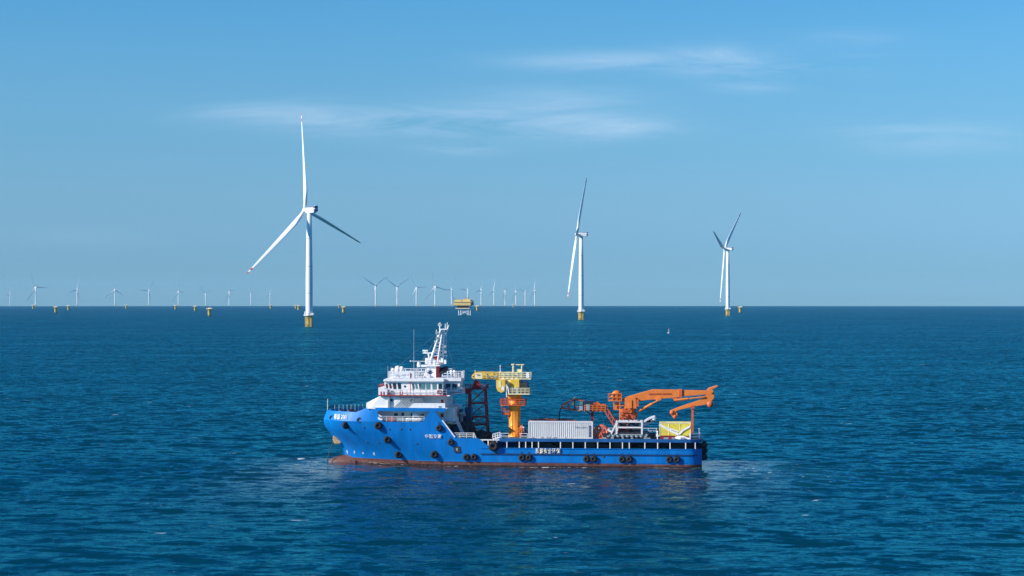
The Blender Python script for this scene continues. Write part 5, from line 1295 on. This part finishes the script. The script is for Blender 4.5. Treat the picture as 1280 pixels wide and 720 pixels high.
far = [(-5, 357, .6, 40, 'far turbine cut off by the left picture edge, only a blade tip showing'),
       (12.5, 368, .3, 20, 'faint small far turbine nearest the left picture edge'),
       (44.5, 359.5, .75, -28, 'far turbine beside a small foundation, second tower from the left edge'),
       (96.5, 362, .45, 16, 'far turbine right of the single yellow foundations at far left'),
       (143.5, 362.5, .75, -6, 'far turbine with blade drooping right, just left of a small foundation stub'),
       (186, 363.5, .7, 32, 'far turbine midway between two foundation stubs on the left horizon'),
       (223, 364.5, .6, 95, 'far turbine standing directly above a foundation stub on the left horizon'),
       (257, 366.5, .7, -55, 'far turbine just left of the short yellow monopile on the left horizon'),
       (286.5, 364.5, .5, -40, 'faint far turbine right of the short yellow monopile'),
       (313.5, 366, .3, 65, 'thin far turbine below the long lower blade of the largest turbine'),
       (337.5, 368, .3, 10, 'faint far turbine with a foundation stub at its foot, left of the largest turbine'),
       (469.5, 357, .8, -62, 'far turbine leading the centre row, first right of the largest turbine'),
       (496.5, 358.5, .8, 60, 'second far turbine of the centre row, with raised Y shaped rotor'),
       (520.5, 360, .7, -35, 'third far turbine of the centre row, above the tall ship whip aerial'),
       (544, 358.5, .7, -20, 'far turbine right above the ship mast top'),
       (564.5, 362, .6, 28, 'far turbine at the left edge of the ochre platform'),
       (584.5, 362.5, .6, 35, 'far turbine rising behind the ochre platform'),
       (601.5, 362.5, .4, 20, 'first far turbine right of the ochre platform'),
       (617.5, 363.2, .25, 10, 'second far turbine right of the ochre platform'),
       (631.5, 363, .3, 75, 'far turbine above the yellow crane boom, third right of the ochre platform'),
       (645, 363.5, .3, -35, 'far turbine with a tiny stub at its foot, above the yellow crane'),
       (656.5, 364.8, .6, -70, 'second last far turbine at the right end of the centre row'),
       (668.5, 363, .25, 110, 'last far turbine at the right end of the centre row')]
for px, hy, k, a_, lb in far:
    pose(copy_tree(base), hub_place(px, hy), k, a_, lb, 'far wind turbines along the horizon', pitch=random.uniform(-60, -35))

# ------------------------------------------------------------------ bare foundations waiting for turbines
def make_stub(h=15.5):
    root = empty('turbine_foundation')
    MB().lathe([(3.7, -12), (3.7, h-1.6), (4.3, h-1.4), (4.3, h-1.0), (3.2, h-.9), (3.2, h+1.2), (.1, h+1.2)], (0, 0, 0), 'Z', 24).build('monopile', M_FOUND, root)
    MB().lathe([(3.76, -11), (3.76, 2.6), (3.73, 3.0)], (0, 0, 0), 'Z', 24).build('splash_zone', M_ALGAE, root)
    p = MB().lathe([(4.2, h-1.5), (7.0, h-1.4), (7.0, h-.9), (4.2, h-.9)], (0, 0, 0), 'Z', 24).build('platform', M_SUBST, root)
    r = MB(); r.torus((0, 0, h+.4), 6.8, .12, 'Z', 24, 5)
    for k in range(16): a_ = 2*math.pi*k/16; r.beam((6.8*math.cos(a_), 6.8*math.sin(a_), h-.9), (6.8*math.cos(a_), 6.8*math.sin(a_), h+.4), .2)
    r.build('railing', M_WHITE, p)
    MB().cbox((3.4, -4, h+.4), 2, 2, 2.6).build('deck_equipment', M_WHITE, p)
    return root
stub0 = make_stub()
stubs = [(41.5, 386.3, 'tiny foundation stub at the foot of the second turbine from the left edge'), (69.8, 390.8, 'yellow foundation with platform, nearest of those at the far left'),
         (85.5, 388, 'slim foundation just right of the nearest one at the far left'), (158, 386.2, 'foundation stub right of the turbine with the drooping blade'),
         (219.5, 387, 'foundation stub at the foot of a turbine on the left horizon'), (244, 388.8, 'short foundation left of the taller yellow monopile'),
         (262, 395, 'tall bare yellow monopile, closest to the camera on the left horizon'), (338.3, 386, 'foundation stub under a faint far turbine, left of the largest turbine'),
         (369.8, 386.2, 'left one of two close foundations beside the largest turbine'), (373.3, 387.8, 'right one of two close foundations beside the largest turbine'),
         (424, 385, 'small far foundation behind the one right of the largest turbine'), (429.5, 391, 'yellow foundation right of the largest turbine'),
         (596.6, 388.6, 'pale foundation just right of the ochre platform'), (641.8, 384.4, 'tiny pale stub among the far turbines above the yellow crane'),
         (925.3, 391, 'bare yellow foundation beside the right turbine')]
for i, (px, py, lb) in enumerate(stubs):
    o = stub0 if i == 0 else copy_tree(stub0); o.location = sea_at(px, py)
    tag(o, lb, 'foundation', 'bare turbine foundations in the sea')

# ------------------------------------------------------------------ substation platform
sb = empty('offshore_substation'); B = sea_at(580.5, 394); sb.location = B
tag(sb, 'ochre offshore substation platform on white legs at the horizon', 'offshore platform')
m1 = math.hypot(B.x, B.y)/F                                # metres per photo pixel out there
def Q(px, py): return ((px-580.5)*m1, (394-py)*m1)
jk = MB()
for px in (573.5, 576, 585.4, 588):
    x, _ = Q(px, 0)
    for y in (-9, 9): jk.tube((x, y, -8), (x, y, Q(0, 386)[1]), .75, 10)
for (a_, b_) in ((574, 585.4), (576, 588)):
    for y in (-9, 9): jk.tube((Q(a_, 0)[0], y, 1), (Q(b_, 0)[0], y, Q(0, 387)[1]), .4, 8); jk.tube((Q(b_, 0)[0], y, 1), (Q(a_, 0)[0], y, Q(0, 387)[1]), .4, 8)
jk.build('jacket_leg', M_TURB, sb)
def blk(name, px0, py0, px1, py1, d, m):
    (x0, z0), (x1, z1) = Q(px0, py0), Q(px1, py1); return MB().box((x0, -d, z0), (x1, d, z1)).build(name, m, sb)
blk('lower_deck', 569.5, 386, 587, 384.9, 12, M_PALEY)
blk('cable_deck', 572, 384.85, 586, 382.6, 10, M_TOWER)
blk('main_deck', 567.5, 382.55, 590, 381.8, 14, M_DARK)
md = blk('equipment_hall', 567.2, 381.75, 588.5, 377.6, 13, M_SUBST)
for px in (572, 576, 580, 584):
    x, z = Q(px, 380); MB().box((x, -13.15, z-2.2), (x+.5, -13, z+2.6)).build('wall_rib', M_PALEY, md)
blk('upper_deck', 566.8, 377.55, 590, 376.9, 14, M_SUBST)
blk('control_hall', 578.5, 376.85, 588, 373.8, 11, M_SUBST)
blk('transformer_bay', 568.5, 376.85, 577.5, 374.6, 11, M_SUBST)
blk('side_stair_tower', 588.6, 381.7, 592.4, 375, 9, M_GREY)
(x0, z0), (x1, z1) = Q(567.2, 375.2), Q(576.5, 372.6)
MB().prism([(x0, z1-1), (x0, z1+.5), (x1, z0+.4), (x1, z0-.1)], -9, 9).build('helideck_edge', M_GREY, sb)
x, z = Q(585, 374.2); MB().tube((x, 0, z), (x, 0, z+5), .5).beam((x, 0, z+4), (x-9, 0, z+3.4), .6).build('deck_crane', M_TOWER, sb)
x, z = Q(592, 375); MB().tube((x, 0, z), (x, 0, z+3), .4).build('aerial', M_GREY, sb)
x, z = Q(582, 374.2); MB().cbox((x, 0, z+.9), 5, 8, 1.8).build('roof_unit', M_PINK, sb)

# small pillar buoy
bo = empty('pillar_buoy'); bo.location = sea_at(836, 416.6); tag(bo, 'small pale pillar buoy alone on the water right of the ship', 'buoy')
MB().lathe([(.02, -.6), (1.3, -.5), (1.4, .3), (1.2, .8), (.4, 1.0), (.02, 1.0)], (0, 0, 0), 'Z', 18).build('float', M_STEEL, bo)
MB().tube((.5, 0, .8), (.1, 0, 4.4), .12).tube((-.5, 0, .8), (-.1, 0, 4.4), .12).tube((0, .5, .8), (0, .1, 4.4), .12).cbox((0, 0, 2.6), .8, .8, 1.3).build('tower_frame', M_STEEL, bo)
MB().lathe([(.02, 4.4), (.3, 4.4), (.3, 5.0), (.02, 5.2)], (0, 0, 0), 'Z', 12).build('lantern', M_RED, bo)

# no part lies deeper than thing > part > sub-part
def chain(o):
    c = []
    while o.parent: o = o.parent; c.append(o)
    return c
for o in list(bpy.data.objects):
    c = chain(o)
    if len(c) > 2:
        keep = c[-2]; M = o.matrix_local.copy()
        for p in c[:-2]: M = p.matrix_local @ M
        o['to'] = keep.name; o['m'] = [v for r_ in M for v in r_]
for o in list(bpy.data.objects):
    if 'to' in o:
        o.parent = bpy.data.objects[o['to']]; o.matrix_local = Matrix([o['m'][4*i:4*i+4] for i in range(4)])
        del o['to']; del o['m']
